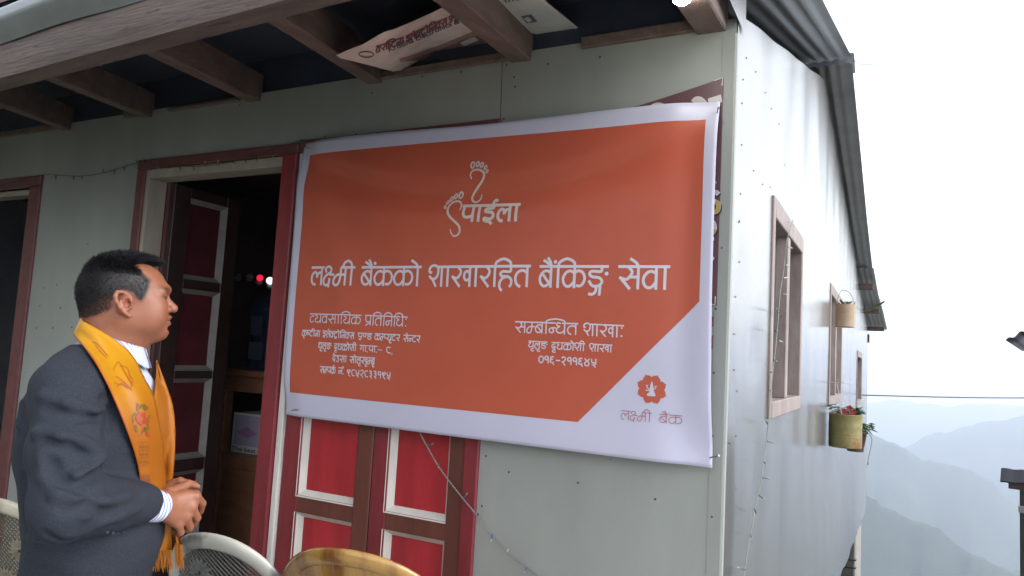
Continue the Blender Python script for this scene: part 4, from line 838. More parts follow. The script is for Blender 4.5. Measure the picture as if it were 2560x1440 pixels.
# ------------------------------------------------------------------ person (sculpted as a distance field, skinned with surface nets)
TH = R(55.5); UA = np.array([math.cos(TH), math.sin(TH), 0]); WA = np.array([-math.sin(TH), math.cos(TH), 0]); ZA = np.array([0, 0, 1.0])
P0 = CAM+_ray(310, 740)*1.85; KS = 1.142      # KS: body units
ZG = -P0[2]
def pl(px, py, wv=0.0):                 # photo point -> local (u, w, z) on the person's plane w = wv
    d = _ray(px, py); t = ((P0-CAM)@WA+wv)/(d@WA); q = CAM+t*d-P0; return np.array([q@UA, q@WA, q[2]])
class SDF:
    def __init__(s): s.ops = []
    def ell(s, c, r, k=.01, rot=None, op='u'): s.ops.append(('ell', np.array(c, float), np.array(r, float), k, rot, op)); return s
    def cap(s, a, b, ra, rb=None, k=.01, op='u'): s.ops.append(('cap', np.array(a, float), np.array(b, float), (ra, ra if rb is None else rb), k, op)); return s
    def chain(s, pts, rs, k=.004, op='u'):
        for i in range(len(pts)-1): s.cap(pts[i], pts[i+1], rs[i], rs[i+1], k, op)
        return s
    @staticmethod
    def _d(o, X, Y, Z):
        if o[0] == 'ell':
            c, r, rot = o[1], o[2], o[4]; x, y, z = X-c[0], Y-c[1], Z-c[2]
            if rot is not None: x, y, z = (rot[i][0]*x+rot[i][1]*y+rot[i][2]*z for i in range(3))
            k0 = np.sqrt((x/r[0])**2+(y/r[1])**2+(z/r[2])**2); k1 = np.sqrt((x/r[0]**2)**2+(y/r[1]**2)**2+(z/r[2]**2)**2)
            return k0*(k0-1)/(k1+1e-9)
        a, b, (ra, rb) = o[1], o[2], o[3]; ab = b-a; l2 = ab@ab+1e-12
        t = np.clip(((X-a[0])*ab[0]+(Y-a[1])*ab[1]+(Z-a[2])*ab[2])/l2, 0, 1)
        return np.sqrt((X-a[0]-t*ab[0])**2+(Y-a[1]-t*ab[1])**2+(Z-a[2]-t*ab[2])**2)-(ra+(rb-ra)*t)
    @staticmethod
    def _bb(o):
        if o[0] == 'ell': m = o[2].max() if o[4] is not None else o[2]; return o[1]-m, o[1]+m, o[3]
        r = max(o[3]); return np.minimum(o[1], o[2])-r, np.maximum(o[1], o[2])+r, o[4]
    @staticmethod
    def _mix(D, d, k, op):
        if op == 'u': h = np.maximum(k-np.abs(D-d), 0)/k; return np.minimum(D, d)-h*h*k*.25
        h = np.maximum(k-np.abs(D+d), 0)/k; return np.maximum(D, -d)+h*h*k*.25
    def pts(s, P):
        P = np.asarray(P, float); D = np.full(len(P), 9.0)
        for o in s.ops: D = s._mix(D, s._d(o, P[:, 0], P[:, 1], P[:, 2]), o[3] if o[0] == 'ell' else o[4], o[-1])
        return D
    def grid(s, xs, ys, zs):
        D = np.full((len(xs), len(ys), len(zs)), .5, np.float32)
        for o in s.ops:
            lo, hi, k = s._bb(o); e = k+.012
            sl_ = tuple(slice(np.searchsorted(a, l-e), np.searchsorted(a, h+e)) for a, l, h in zip((xs, ys, zs), lo, hi))
            if any(q.stop-q.start < 1 for q in sl_): continue
            X, Y, Z = np.meshgrid(xs[sl_[0]], ys[sl_[1]], zs[sl_[2]], indexing='ij', sparse=True)
            D[sl_] = s._mix(D[sl_], s._d(o, X, Y, Z), k, o[-1])
        return D
def surfnet(D, xs, ys, zs):
    I = D < 0; c = I[:-1, :-1, :-1].astype(np.int8)
    for a in (0, 1):
        for b in (0, 1):
            for e in (0, 1):
                if a+b+e: c = c+I[a:I.shape[0]-1+a, b:I.shape[1]-1+b, e:I.shape[2]-1+e]
    act = np.argwhere((c > 0) & (c < 8)); idx = np.full(c.shape, -1, np.int32); idx[tuple(act.T)] = np.arange(len(act))
    A = (xs, ys, zs); acc = np.zeros((len(act), 3)); cnt = np.zeros(len(act))
    for ax in range(3):
        o1, o2 = [q for q in range(3) if q != ax]
        for a in (0, 1):
            for b in (0, 1):
                p = act.copy(); p[:, o1] += a; p[:, o2] += b; q = p.copy(); q[:, ax] += 1
                d0, d1 = D[tuple(p.T)], D[tuple(q.T)]; m = (d0 < 0) != (d1 < 0); t = d0/np.where(m, d0-d1, 1)
                pos = np.stack([A[i][p[:, i]] for i in range(3)], 1); pos[:, ax] += t*(A[ax][q[:, ax]]-A[ax][p[:, ax]])
                acc[m] += pos[m]; cnt[m] += 1
    V = acc/cnt[:, None]; F = []
    for ax in range(3):
        o1, o2 = (ax+1) % 3, (ax+2) % 3
        s0 = [slice(1, -1)]*3; s0[ax] = slice(0, -1); s1 = list(s0); s1[ax] = slice(1, None)
        a_, b_ = I[tuple(s0)], I[tuple(s1)]; e = np.argwhere(a_ != b_)
        off = np.ones(3, int); off[ax] = 0; e = e+off; fl = I[tuple(e.T)]
        def cid(i, j): q = e.copy(); q[:, o1] -= i; q[:, o2] -= j; return idx[tuple(q.T)]
        Q = np.stack([cid(1, 1), cid(0, 1), cid(0, 0), cid(1, 0)], 1); Q[~fl] = Q[~fl][:, ::-1]; F.append(Q)
    F = np.concatenate(F); F = F[(F >= 0).all(1)]; return V, F
def toworld(V): V = np.asarray(V); return P0+V[:, :1]*UA+V[:, 1:2]*WA+V[:, 2:3]*ZA
person = thing('person', 'man in a dark grey suit jacket and yellow scarf, hands clasped, facing the banner', 'person', (P0[0], P0[1], 0))
ORG = np.array([P0[0], P0[1], 0])
def np_mesh(name, V, F, mats, parent=person, smooth=True, mi=None, cols=None, local=True):
    W_ = (toworld(V) if local else np.asarray(V))-ORG
    me = bpy.data.meshes.new(name); n = F.shape[1]
    me.vertices.add(len(W_)); me.vertices.foreach_set('co', W_.astype(np.float32).ravel()); me.loops.add(F.size); me.loops.foreach_set('vertex_index', F.astype(np.int32).ravel())
    me.polygons.add(len(F)); me.polygons.foreach_set('loop_start', np.arange(0, F.size, n, dtype=np.int32))
    for m_ in (mats if isinstance(mats, (list, tuple)) else [mats]): me.materials.append(m_)
    if mi is not None: me.polygons.foreach_set('material_index', np.asarray(mi, np.int32))
    me.polygons.foreach_set('use_smooth', np.full(len(F), smooth)); me.update(calc_edges=True); me.validate()
    if cols is not None:
        ca = me.color_attributes.new('tone', 'FLOAT_COLOR', 'POINT'); ca.data.foreach_set('color', np.concatenate([cols, np.ones((len(cols), 1))], 1).astype(np.float32).ravel())
    o = bpy.data.objects.new(name, me); COL.objects.link(o); o.parent = parent; return o

# --- head frame
HY = R(2); HF = np.array([math.cos(HY), math.sin(HY), 0]); HS = np.array([math.sin(HY), -math.cos(HY), 0]); HH = np.array([0, 0, 1.0]); HO = np.array([0, 0, 0.0])
def hp_(f, s, h): return HO+f*HF+s*HS+h*HH
HROT = [HF, HS, HH]
def hrot(rx=0, ry=0, rz=0):   # head-frame axes turned by small angles (about f, s, h)
    Mx = Matrix.Rotation(rx, 3, 'X') @ Matrix.Rotation(ry, 3, 'Y') @ Matrix.Rotation(rz, 3, 'Z'); B = np.array(HROT); return [sum(Mx[i][j]*B[j] for j in range(3)) for i in range(3)]
body = SDF()
E = lambda f, s, h, r, k=.01, op='u', rot=None: body.ell(hp_(f, s, h), r, k, rot or HROT, op)
Cp = lambda a, b, ra, rb=None, k=.01, op='u': body.cap(hp_(*a), hp_(*b), ra, rb, k, op)
E(-.001, 0, .022, (.096, .076, .077), .02); E(-.042, 0, .008, (.054, .066, .066), .02)
E(.038, 0, -.028, (.060, .066, .082), .03); E(.030, 0, -.062, (.058, .060, .044), .03)
for s in (-1, 1):
    Cp((-.002, s*.052, -.055), (.082, s*.016, -.082), .017, .014, .03)
    E(.066, s*.047, -.022, (.026, .020, .022), .03); Cp((.096, s*.010, .024), (.080, s*.050, .018), .008, .008, .018)
    E(.058, s*.046, -.055, (.032, .022, .026), .03)
Cp((.0895, -.007, -.0845), (.0895, .007, -.0845), .0175, None, .02)
E(.086, 0, -.056, (.020, .030, .026), .02)
Cp((-.010, 0, -.035), (-.024, 0, -.20), .059, .060, .03); Cp((.05, 0, -.080), (-.005, 0, -.145), .034, .04, .03)
Cp((-.042, 0, .0), (-.038, 0, -.14), .046, .046, .03)
# nose
Cp((.0965, 0, .002), (.1165, 0, -.0215), .0065, .0100, .010)
for s in (-1, 1): Cp((.1045, s*.0125, -.0265), (.098, s*.016, -.027), .0078, .006, .007)
E(.1155, 0, -.0245, (.0100, .0105, .0088), .006)
for s in (-1, 1):
    E(.1005, s*.031, .0045, (.013, .020, .0105), .012, 's'); E(.0835, s*.031, .0035, (.0135, .0165, .0115), .004)
    Cp((.094, s*.018, .0035), (.082, s*.046, .004), .0032, .003, .005)
# mouth
E(.1065, 0, -.0460, (.0088, .020, .0058), .006); E(.1040, 0, -.0630, (.0098, .018, .0066), .006)
Cp((.1145, -.014, -.0547), (.1145, .014, -.0547), .0030, None, .003, 's'); Cp((.103, -.024, -.0555), (.103, .024, -.0555), .0020, None, .003, 's'); E(.1085, 0, -.0745, (.0085, .022, .0045), .008, 's')
# ears
for s in (-1, 1):
    RE = lambda f, h, out=0.0: hp_(-.014+f*1.0+.10*h*0, s*(.0755+out), -.023+h)
    tilt = lambda x, y: (x+y*-.28, y)
    ring = [(-.002, .029), (-.012, .027), (-.018, .017), (-.018, .004), (-.013, -.010), (-.005, -.021), (.004, -.028)]
    fr = [(-.002, .029), (.008, .025), (.011, .015)]
    out = lambda x: .010 - x*.42
    Q = lambda x, y, o=0: hp_(.001+tilt(x, y)[0], s*(.0755+out(x)+o), -.023+y)
    body.ell(Q(-.001, .002, -.004), (.018, .0055, .027), .006, hrot(0, R(-16), s*R(-22)))
    body.chain([Q(*p) for p in ring], [.0040, .0044, .0048, .0046, .0043, .0046, .0058], .004); body.chain([Q(*p) for p in fr], [.004, .0038, .003], .004)
    body.ell(Q(.004, .000, .004), (.0078, .0065, .0125), .003, HROT, 's'); body.ell(Q(-.004, .014, .004), (.006, .004, .008), .003, HROT, 's')
    body.chain([Q(-.008, .008, .001), Q(-.007, -.006, .001), Q(-.001, -.013, .001)], [.0028, .003, .003], .003)
    body.ell(Q(.0115, -.006, .0), (.005, .005, .007), .004, HROT)
# --- torso frame
TY = R(-12); TF = np.array([math.cos(TY), math.sin(TY), 0]); TR_ = np.array([math.sin(TY), -math.cos(TY), 0])
def tp_(f, r, z, u0=-.03): return KS*(np.array([u0, 0, 0])+f*TF+r*TR_+np.array([0, 0, z]))
TROT = [TF, TR_, HH]
def torso(S, g, arms=True):
    g = g/KS; e = lambda c, r, k: S.ell(c, tuple(KS*(q+g) for q in r), k, TROT); c = lambda a, b, ra, rb, k: S.cap(a, b, KS*(ra+g), KS*(rb+g), k)
    e(tp_(.0, 0, -.34), (.122, .172, .19), .05); e(tp_(.028, 0, -.50), (.128, .163, .17), .06); e(tp_(-.03, 0, -.28), (.098, .158, .15), .05)
    c(tp_(-.02, .135, -.200), tp_(-.02, -.135, -.200), .056, .056, .05); c(tp_(-.015, .03, -.150), tp_(-.02, .14, -.195), .040, .046, .05); c(tp_(-.015, -.03, -.150), tp_(-.02, -.14, -.195), .040, .046, .05)
    e(tp_(.0, 0, -.70), (.122, .165, .17), .06); e(tp_(.048, 0, -.275), (.082, .125, .125), .05)
SH, EL, WR = KS*np.array([-.082, -.158, -.212]), KS*np.array([-.056, -.258, -.395]), KS*np.array([.105, -.098, -.432])
SHL, ELL, WRL = KS*np.array([-.01, .150, -.208]), KS*np.array([.0, .24, -.42]), KS*np.array([.085, .075, -.436])
torso(body, -.012)
for (a, b, c) in ((SH, EL, WR), (SHL, ELL, WRL)): body.chain([a, b], [.05, .042], .02); body.chain([b, b+(c-b)*.3, c], [.04, .042, .0275], .012)
HIP = (-.08, .08)
ZK = ZG/KS
for s in HIP: body.chain([tp_(0, s, -.74), tp_(.01, s*1.1, -1.02), tp_(-.005, s*1.15, ZK+.08)], [.088, .06, .042], .03); body.cap(tp_(-.02, s*1.15, ZK+.04), tp_(.11, s*1.4, ZK+.035), .035, .03, .02)
# --- hands
def hpx(px, py, wv): return pl(px, py, wv*KS)
def finger(pts, rs): body.chain([np.array(p) for p in pts], [r*.97 for r in rs], .0022)
k1 = [hpx(488, 1241, -.078), hpx(479, 1268, -.084), hpx(465, 1292, -.086), hpx(447, 1311, -.084)]
wr = hpx(402, 1266, -.093)
body.cap(WR, wr, .0275, .0265, .01)
for i, q in enumerate(k1):
    a = wr+np.array([.006, 0, (.013, .005, -.004, -.013)[i]]); body.cap(a, q+np.array([0, .012, 0]), .0185, (.0145, .0145, .014, .013)[i], .016); body.ell(q+np.array([0, .003, 0]), (.0115, .0105, .0115), .008)
body.ell((k1[0]+k1[3]+wr)/3+np.array([-.004, .016, .004]), (.040, .018, .036), .018)
fing = [((490, 1241, -.076), (505, 1259, -.050), (500, 1277, -.024), (478, 1284, -.006)), ((480, 1270, -.080), (492, 1294, -.056), (486, 1306, -.028), (464, 1306, -.014)),
        ((466, 1294, -.082), (475, 1317, -.060), (470, 1324, -.032), (450, 1320, -.020)), ((448, 1313, -.080), (452, 1331, -.064), (446, 1334, -.040), (430, 1328, -.030))]
for q, r in zip(fing, ((.0112, .0106, .0098, .0086), (.0112, .0108, .0098, .0086), (.0108, .0102, .0094, .0083), (.0098, .0092, .0085, .0075))): finger([hpx(*p) for p in q], r)
finger([hpx(424, 1232, -.078), hpx(450, 1222, -.060), hpx(470, 1210, -.046), hpx(482, 1212, -.040), hpx(494, 1216, -.038)], (.016, .0135, .0112, .0100, .0072))
# left hand held inside the right
wl = np.array(WRL); body.cap(wl, wl+np.array([.03, -.03, 0]), .027, .025, .01)
body.ell(wl+np.array([.055, -.05, -.006]), (.042, .022, .040), .02)
for i, z in enumerate((-.418, -.440, -.462, -.482)):
    b = KS*np.array([.156-.006*i, .012, z]); finger([b, b+np.array([.012, -.03, -.004]), b+np.array([-.012, -.042, -.004]), b+np.array([-.026, -.026, -.002])], (.0112, .0105, .0096, .0085))
finger([hpx(415, 1222, -.01), hpx(436, 1208, -.014), hpx(450, 1203, -.020), hpx(461, 1205, -.024)], (.014, .0118, .0108, .0090))
xs = np.arange(-.30, .30, .0026); ysg = np.arange(-.38, .36, .0028)
zs_ = np.concatenate([np.arange(ZG-.03, -.622, .009), np.arange(-.62, -.44, .0023), np.arange(-.44, -.175, .006), np.arange(-.175, .115, .0023)])
V, F = surfnet(body.grid(xs, ysg, zs_), xs, ysg, zs_)
# --- skin tones: where the skin itself is redder, where stubble and brows grow
hv = V-HO; f_, s_, h_ = hv@HF, hv@HS, hv@HH
def inpoly(x, y, P):
    r = np.zeros(len(x), bool); n = len(P)
    for i in range(n):
        (x0, y0), (x1, y1) = P[i], P[(i+1) % n]; c = ((y0 > y) != (y1 > y)); r ^= c & (x < (x1-x0)*(y-y0)/(y1-y0+1e-12)+x0)
    return r
HAIRP = [(0.004, 0.13), (0.004, 0.08), (0.027, 0.066), (0.035, 0.057), (0.054, 0.043), (0.052, 0.022), (0.045, -0.002), (0.037, -0.016), (0.021, -0.006), (0.015, 0.006), (-0.005, 0.01), (-0.019, 0.006), (-0.025, -0.02), (-0.023, -0.036), (-0.05, -0.054), (-0.075, -0.064), (-0.14, -0.064), (-0.14, 0.13)]
def sdist(x, y, P):
    d = np.full(len(x), 9.0)
    for i in range(len(P)):
        a, b = np.array(P[i]), np.array(P[(i+1) % len(P)]); ab = b-a; t = np.clip(((x-a[0])*ab[0]+(y-a[1])*ab[1])/(ab@ab+1e-12), 0, 1); d = np.minimum(d, np.hypot(x-a[0]-t*ab[0], y-a[1]-t*ab[1]))
    return d
def hairmask(f, s, h):
    side = inpoly(f, h, HAIRP); top = (h > .06) & (f < .058-np.maximum(0, np.abs(s)-.022)*1.5) & (f > -.02)
    d = sdist(f, h, HAIRP); m = np.where(side, np.clip(.35+d/.010, 0, 1), np.clip(.35-d/.010, 0, 1)); m = np.where(top, 1, m); return np.where((h < -.07) | (f < -.13), 0, m)
hm_ = hairmask(f_, s_, h_)*(np.abs(s_) < .0795)*(h_ > -.075)
skin = np.array([.255, .096, .051]); cols = np.tile(skin, (len(V), 1))
nn = fbm(V[:, 0]*60, V[:, 2]*60+V[:, 1]*40, 4, 3); cols *= (1+.14*nn)[:, None]
def tint(w_, c): 
    global cols
    cols = cols*(1-w_[:, None])+np.array(c)*w_[:, None]
G3 = lambda f, s, h, r: np.exp(-(((f_-f)/r[0])**2+((np.abs(s_)-s)/r[1])**2+((h_-h)/r[2])**2))
tint(.35*G3(.07, .05, -.03, (.04, .03, .03)), (.30, .085, .048)); tint(.75*G3(.108, 0, -.047, (.012, .022, .006)), (.15, .05, .04)); tint(.7*G3(.107, 0, -.064, (.012, .020, .007)), (.19, .062, .048))
tint(.6*G3(.0, .082, -.023, (.025, .018, .035)), (.31, .088, .05)); tint(.62*G3(.110, .008, -.0385, (.012, .020, .0055)), (.05, .035, .03)); tint(.7*G3(.108, 0, -.055, (.012, .020, .0022)), (.06, .02, .02)); tint(.30*np.clip(G3(.07, .03, -.075, (.05, .04, .022))*1.2, 0, 1), (.14, .07, .045))
tint(.9*G3(.088, .038, .0235-.0, (.030, .020, .0050)), (.025, .017, .014)); tint(.95*G3(.088, .038, .0035, (.020, .016, .0030)), (.012, .008, .008)); tint(.4*G3(.088, .034, -.004, (.014, .016, .004)), (.22, .09, .06))
fade = np.clip((h_+.045)/.05+np.clip(-f_-.06, 0, .05)*10, .35, 1); tint(np.clip(hm_*fade*1.05, 0, .975), (.009, .0075, .0075))
kn = np.min(np.stack([np.linalg.norm(V-q, axis=1) for q in k1]+[np.linalg.norm(V-hpx(*q[1]), axis=1) for q in fing]), axis=0); tint(.35*np.exp(-(kn/.010)**2), (.26, .078, .045))
skm = bpy.data.materials.new('skin'); skm.use_nodes = True; sn = skm.node_tree.nodes; at = sn.new('ShaderNodeAttribute'); at.attribute_name = 'tone'; pb = sn['Principled BSDF']; skm.node_tree.links.new(at.outputs[0], pb.inputs['Base Color'])
pb.inputs['Roughness'].default_value = .46; pb.inputs['Subsurface Weight'].default_value = .12; pb.inputs['Subsurface Radius'].default_value = (.012, .005, .003); pb.inputs['Subsurface Scale'].default_value = .6
n2 = sn.new('ShaderNodeTexNoise'); n2.inputs['Scale'].default_value = 380; tcx = sn.new('ShaderNodeTexCoord'); skm.node_tree.links.new(tcx.outputs['Object'], n2.inputs['Vector']); bp = sn.new('ShaderNodeBump'); bp.inputs['Strength'].default_value = .12; bp.inputs['Distance'].default_value = .002; skm.node_tree.links.new(n2.outputs[0], bp.inputs['Height']); skm.node_tree.links.new(bp.outputs[0], pb.inputs['Normal'])
np_mesh('body', V, F, skm, cols=cols)
# --- hair: thousands of short tapered blades rooted on the scalp
sel = np.where((hm_ > .3) & (h_ > -.062) & (f_ < .066))[0]
N = 52000; pick = rng.choice(sel, N, p=(hm_[sel]**1.5)/(hm_[sel]**1.5).sum()); root = V[pick]+rng.normal(0, .0012, (N, 3)); fh, shh, hh = f_[pick], s_[pick], h_[pick]
nrm = np.stack([fh/.099**2, shh/.077**2, (hh-.022)/.078**2], 1); nrm /= np.linalg.norm(nrm, axis=1)[:, None]
top = np.clip((hh-.052)/.030, 0, 1); back = np.clip((-fh-.03)/.05, 0, 1)*np.clip((hh+.06)/.06, 0, 1)
ln = .0022+.024*top+.0055*back*(1-top); ln *= rng.uniform(.5, 1.15, N)*np.where(hm_[pick] < .75, .45, 1)
quiff = np.exp(-((fh-.045)/.022)**2)*top; ln += .011*quiff
dirh = nrm*(.55+.60*top)[:, None]+np.stack([.55*top+.9*quiff-.25*(1-top), -shh*4*top*0, -.55*(1-top)+.25*quiff], 1)+rng.normal(0, .30, (N, 3)); dirh /= np.linalg.norm(dirh, axis=1)[:, None]
B3 = np.array(HROT); dw = dirh @ B3; nw = nrm @ B3; side_ = np.cross(dw, nw+rng.normal(0, .3, (N, 3))); side_ /= np.linalg.norm(side_, axis=1)[:, None]+1e-9
wid = (.00032+.00018*top)*rng.uniform(.7, 1.3, N)
mid = root+dw*ln[:, None]*.55; tip = root+dw*ln[:, None]*.95-HH*(ln*.18)[:, None]+HF*(ln*.15*top)[:, None]
HV = np.stack([root-side_*wid[:, None], root+side_*wid[:, None], mid+side_*wid[:, None]*.8, mid-side_*wid[:, None]*.8, tip+side_*.0001, tip-side_*.0001], 1).reshape(-1, 3)
b_ = np.arange(N)*6; HFc = np.concatenate([np.stack([b_, b_+1, b_+2, b_+3], 1), np.stack([b_+3, b_+2, b_+4, b_+5], 1)])
np_mesh('hair', HV, HFc, mat('black_hair', (.009, .008, .009), .5, 0, .3, 40, col2=(.016, .015, .016), spec=.18), smooth=False)
# --- jacket
jk = SDF(); torso(jk, .006)
EL2 = EL+np.array([-.004, -.004, -.008])
jk.chain([SH, SH+(EL2-SH)*.5, EL2], [.066, .067, .062], .03); jk.chain([EL2, EL2+(WR-EL2)*.35, EL2+(WR-EL2)*.80], [.062, .057, .0445], .03)
jk.chain([SHL, ELL], [.070, .060], .03); jk.chain([ELL, ELL+(WRL-ELL)*.82], [.060, .042], .02)
jk.ell(tp_(.005, 0, -.72), (.152, .205, .18), .05, TROT)
jk.ops.append(('cap', np.array([-.024, 0, -.185]), np.array([-.03, 0, .05]), (.070, .074), .012, 's'))
# folds of the sleeve and the back, raised and sunk along their real lines
FO = lambda p, r, op='u', k=.016: jk.chain([np.array(q) for q in p], [r]*len(p), k, op)
def onj(px, py, dep=0.0):      # first hit of a view line with the jacket field, pushed by dep along the line
    d = _ray(px, py); o = CAM-P0; L_ = lambda v: np.array([v@UA, v@WA, v[2]]); o, d = L_(o), L_(d); t = 1.0; best = (9, t)
    for _ in range(90):
        q = o+t*d; v = float(jk.pts(q[None])[0])
        if v < best[0]: best = (v, t)
        if v < .0006: break
        t += max(v*.8, .001)
        if t > 2.2: t = best[1]; break
    return o+d*(t+dep)
fold = [([(48, 1082), (90, 1080), (150, 1092), (205, 1108), (250, 1135)], .010, 'u'), ([(60, 1100), (110, 1103), (170, 1118), (215, 1140)], .008, 's'), ([(190, 1192), (225, 1180), (250, 1150)], .010, 'u'), ([(205, 1205), (232, 1192), (252, 1172)], .007, 's'),
        ([(110, 990), (170, 1010), (235, 1030), (268, 1010)], .009, 'u'), ([(120, 1025), (190, 1045), (250, 1045)], .007, 's'), ([(100, 1140), (110, 1190), (140, 1235), (200, 1250)], .009, 'u'), ([(130, 1160), (150, 1200), (200, 1225)], .008, 's'),
        ([(215, 1290), (260, 1255), (320, 1240)], .007, 'u'), ([(160, 1280), (220, 1262), (275, 1285)], .006, 's'), ([(250, 1310), (300, 1290), (345, 1268)], .005, 'u'), ([(262, 1000), (282, 1030), (270, 1075)], .009, 's'),
        ([(75, 960), (60, 1010), (52, 1060)], .008, 'u'), ([(55, 1200), (75, 1260), (60, 1330)], .009, 's'), ([(40, 1330), (100, 1350), (190, 1362)], .007, 'u'), ([(110, 1335), (200, 1348), (300, 1352)], .007, 's')]
def fold_pts(pts, op):
    Q = [onj(*p, dep=(.0015 if op == 'u' else -.0040)) for p in pts]; dd = np.array([np.linalg.norm(q-UW_(CAM-P0)) for q in Q]); md = np.median(dd); return [q for q, x in zip(Q, dd) if abs(x-md) < .055]
UW_ = lambda v: np.array([v@UA, v@WA, v[2]])
pend_f = [(fold_pts(pts, op), r, op) for pts, r, op in fold]
for p, r, op in pend_f: FO(p, r*(1.05 if op == 'u' else .95), op, .016)
xs2 = np.arange(-.31, .26, .0042); ys2 = np.arange(-.41, .40, .0042); zs2 = np.arange(-1.0, -.05, .0042)
DJ = jk.grid(xs2, ys2, zs2)
Xg, Yg, Zg = np.meshgrid(xs2, ys2, zs2, indexing='ij', sparse=True)
DJ = DJ+(.0016*np.sin(Zg*46+Xg*22+Yg*14)*np.sin(Yg*31-Xg*17+Zg*9)+.0006*np.sin(Zg*90-Yg*60+Xg*30)).astype(np.float32)
VJ, FJ = surfnet(DJ, xs2, ys2, zs2)
# open neck, cuffs and hem: keep the cloth, drop what would be inside the collar V
tl = VJ-tp_(0, 0, 0); tf, tr_ = tl@TF, tl@TR_; zz_ = VJ[:, 2]
vopen = (tf > .02) & (zz_ > -.40) & (np.abs(tr_) < .115*np.clip((zz_+.40)/.24, 0, 1)); neckhole = (np.hypot(VJ[:, 0]+.024, VJ[:, 1]) < .064) & (zz_ > -.20)
hem = zz_ < -.93
dw_ = (VJ-EL2)@((WR-EL2)/np.linalg.norm(WR-EL2)); al = np.linalg.norm(WR-EL2)
cuffcut = np.zeros(len(VJ), bool)
drop = vopen | neckhole | hem | cuffcut
FJ = FJ[~drop[FJ].any(1)]
suit = mat('dark_grey_suit_cloth', (.016, .019, .027), .85, 0, .2, 300, col2=(.032, .037, .050), bump=.35, bscale=420, bdet=2, bdist=.004, speck=((.05, .055, .07), 430, .60), spec=.2)
jo = np_mesh('jacket', VJ, FJ, suit); sd = jo.modifiers.new('cloth', 'SOLIDIFY'); sd.thickness = .004; sd.offset = -1
jb = MB()
for px, py in ((268, 1331), (281, 1333), (294, 1333), (307, 1331)):
    q = toworld(onj(px, py)[None])[0]-ORG; jb.sphere(q, (.0042, .0042, .0042), 8, 5)
jb.build('sleeve_button', M['black'], jo)
# --- trousers and shoes (below the frame)
trs = SDF()
for s in HIP: trs.chain([tp_(0, s, -.76), tp_(.01, s*1.1, -1.02), tp_(-.005, s*1.15, ZK+.05)], [.098, .078, .062], .03)
xs3 = np.arange(-.3, .27, .008); ys3 = np.arange(-.33, .33, .008); zs3 = np.arange(ZG+.03, -.75, .008); v3, f3 = surfnet(trs.grid(xs3, ys3, zs3), xs3, ys3, zs3); np_mesh('trousers', v3, f3, suit)
for s in HIP:
    sh = SDF(); sh.chain([tp_(-.05, s*1.15, ZK+.04), tp_(.06, s*1.25, ZK+.038), tp_(.14, s*1.45, ZK+.03)], [.042, .043, .036], .02); xs4 = np.arange(-.2, .26, .006); ys4 = np.arange(-.25, .25, .006); zs4 = np.arange(ZG-.006, ZG+.11, .006); v4, f4 = surfnet(sh.grid(xs4, ys4, zs4), xs4, ys4, zs4); np_mesh('shoe', v4, f4, flat_mat('black_leather', (.02, .018, .017), .35))
# --- shirt: front inside the V, collar, cuff
def stripe_mat(name, vec, scale):
    m = mat(name, (.62, .63, .72), .6, 0, .04, 9); t = m.node_tree; N_ = t.nodes; k = t.links.new
    wv = N_.new('ShaderNodeTexWave'); wv.wave_type = 'BANDS'; wv.bands_direction = 'X'; wv.inputs['Scale'].default_value = scale; mp = N_.new('ShaderNodeMapping'); mp.inputs['Rotation'].default_value = vec; tcc = N_.new('ShaderNodeTexCoord'); k(tcc.outputs['Object'], mp.inputs[0]); k(mp.outputs[0], wv.inputs[0])
    r_ = N_.new('ShaderNodeValToRGB'); r_.color_ramp.elements[0].position = .25; r_.color_ramp.elements[0].color = (.20, .25, .46, 1); r_.color_ramp.elements[1].position = .45; r_.color_ramp.elements[1].color = (.66, .67, .75, 1); k(wv.outputs[0], r_.inputs[0]); k(r_.outputs[0], N_['Principled BSDF'].inputs['Base Color']); return m
shs = SDF(); torso(shs, -.001); shs.cap((-.005, 0, -.15), tp_(.070, 0, -.27), .045, .050, .03); xs5 = np.arange(-.06, .18, .004); ys5 = np.arange(-.14, .14, .004); zs5 = np.arange(-.46, -.09, .004)
v5, f5 = surfnet(shs.grid(xs5, ys5, zs5), xs5, ys5, zs5); t5 = v5-tp_(0, 0, 0); keep = (t5@TF > -.01); f5 = f5[keep[f5].all(1)]
np_mesh('shirt_front', v5, f5, stripe_mat('striped_shirt_cloth', (0, 0, -TH-TY+R(90)), 45))
cm = stripe_mat('striped_collar_cloth', (0, 0, R(35)), 62)
mb = MB(); nC = 60
def collar(a, b, part):
    th = -2.1+4.2*a; cz = -.102-.026*math.cos(th)*1.0; rad = .068+.005*math.cos(th)
    if part == 0: r_ = rad+.002*b; z = cz-.034+.036*b
    else:
        r_ = rad+.004+.014*b*(1+.3*math.cos(th)); z = cz+.002-(.040+.012*math.exp(-((abs(th)-.25)/.35)**2))*b
    q = np.array([-.020, 0, 0])+r_*1.04*math.cos(th)*TF+r_*.97*math.sin(th)*TR_; return toworld(np.array([[q[0], q[1], z]]))[0]-ORG
mb.grid(lambda a, b: collar(.02+.96*a, b, 0), nC, 4); mb.grid(lambda a, b: collar(.0+.475*a, b, 1), nC//2, 6); mb.grid(lambda a, b: collar(.525+.475*a, b, 1), nC//2, 6)
co_ = mb.build('collar', cm, person, smooth=True); sd = co_.modifiers.new('t', 'SOLIDIFY'); sd.thickness = .0016
ax = WR-EL2; ax /= np.linalg.norm(ax); wr2 = wr; ax2 = (wr-(EL2+(WR-EL2)*.80)); c0 = EL2+(WR-EL2)*.74
mb = MB(); P_ = [c0+(wr-c0)*t for t in np.linspace(0, .93, 12)]; PW = [tuple(toworld(p[None])[0]-ORG) for p in P_]; mb.tube(PW, [.0395-.0022*i/11+.0006*math.sin(i*2) for i in range(12)], 28, caps=False)
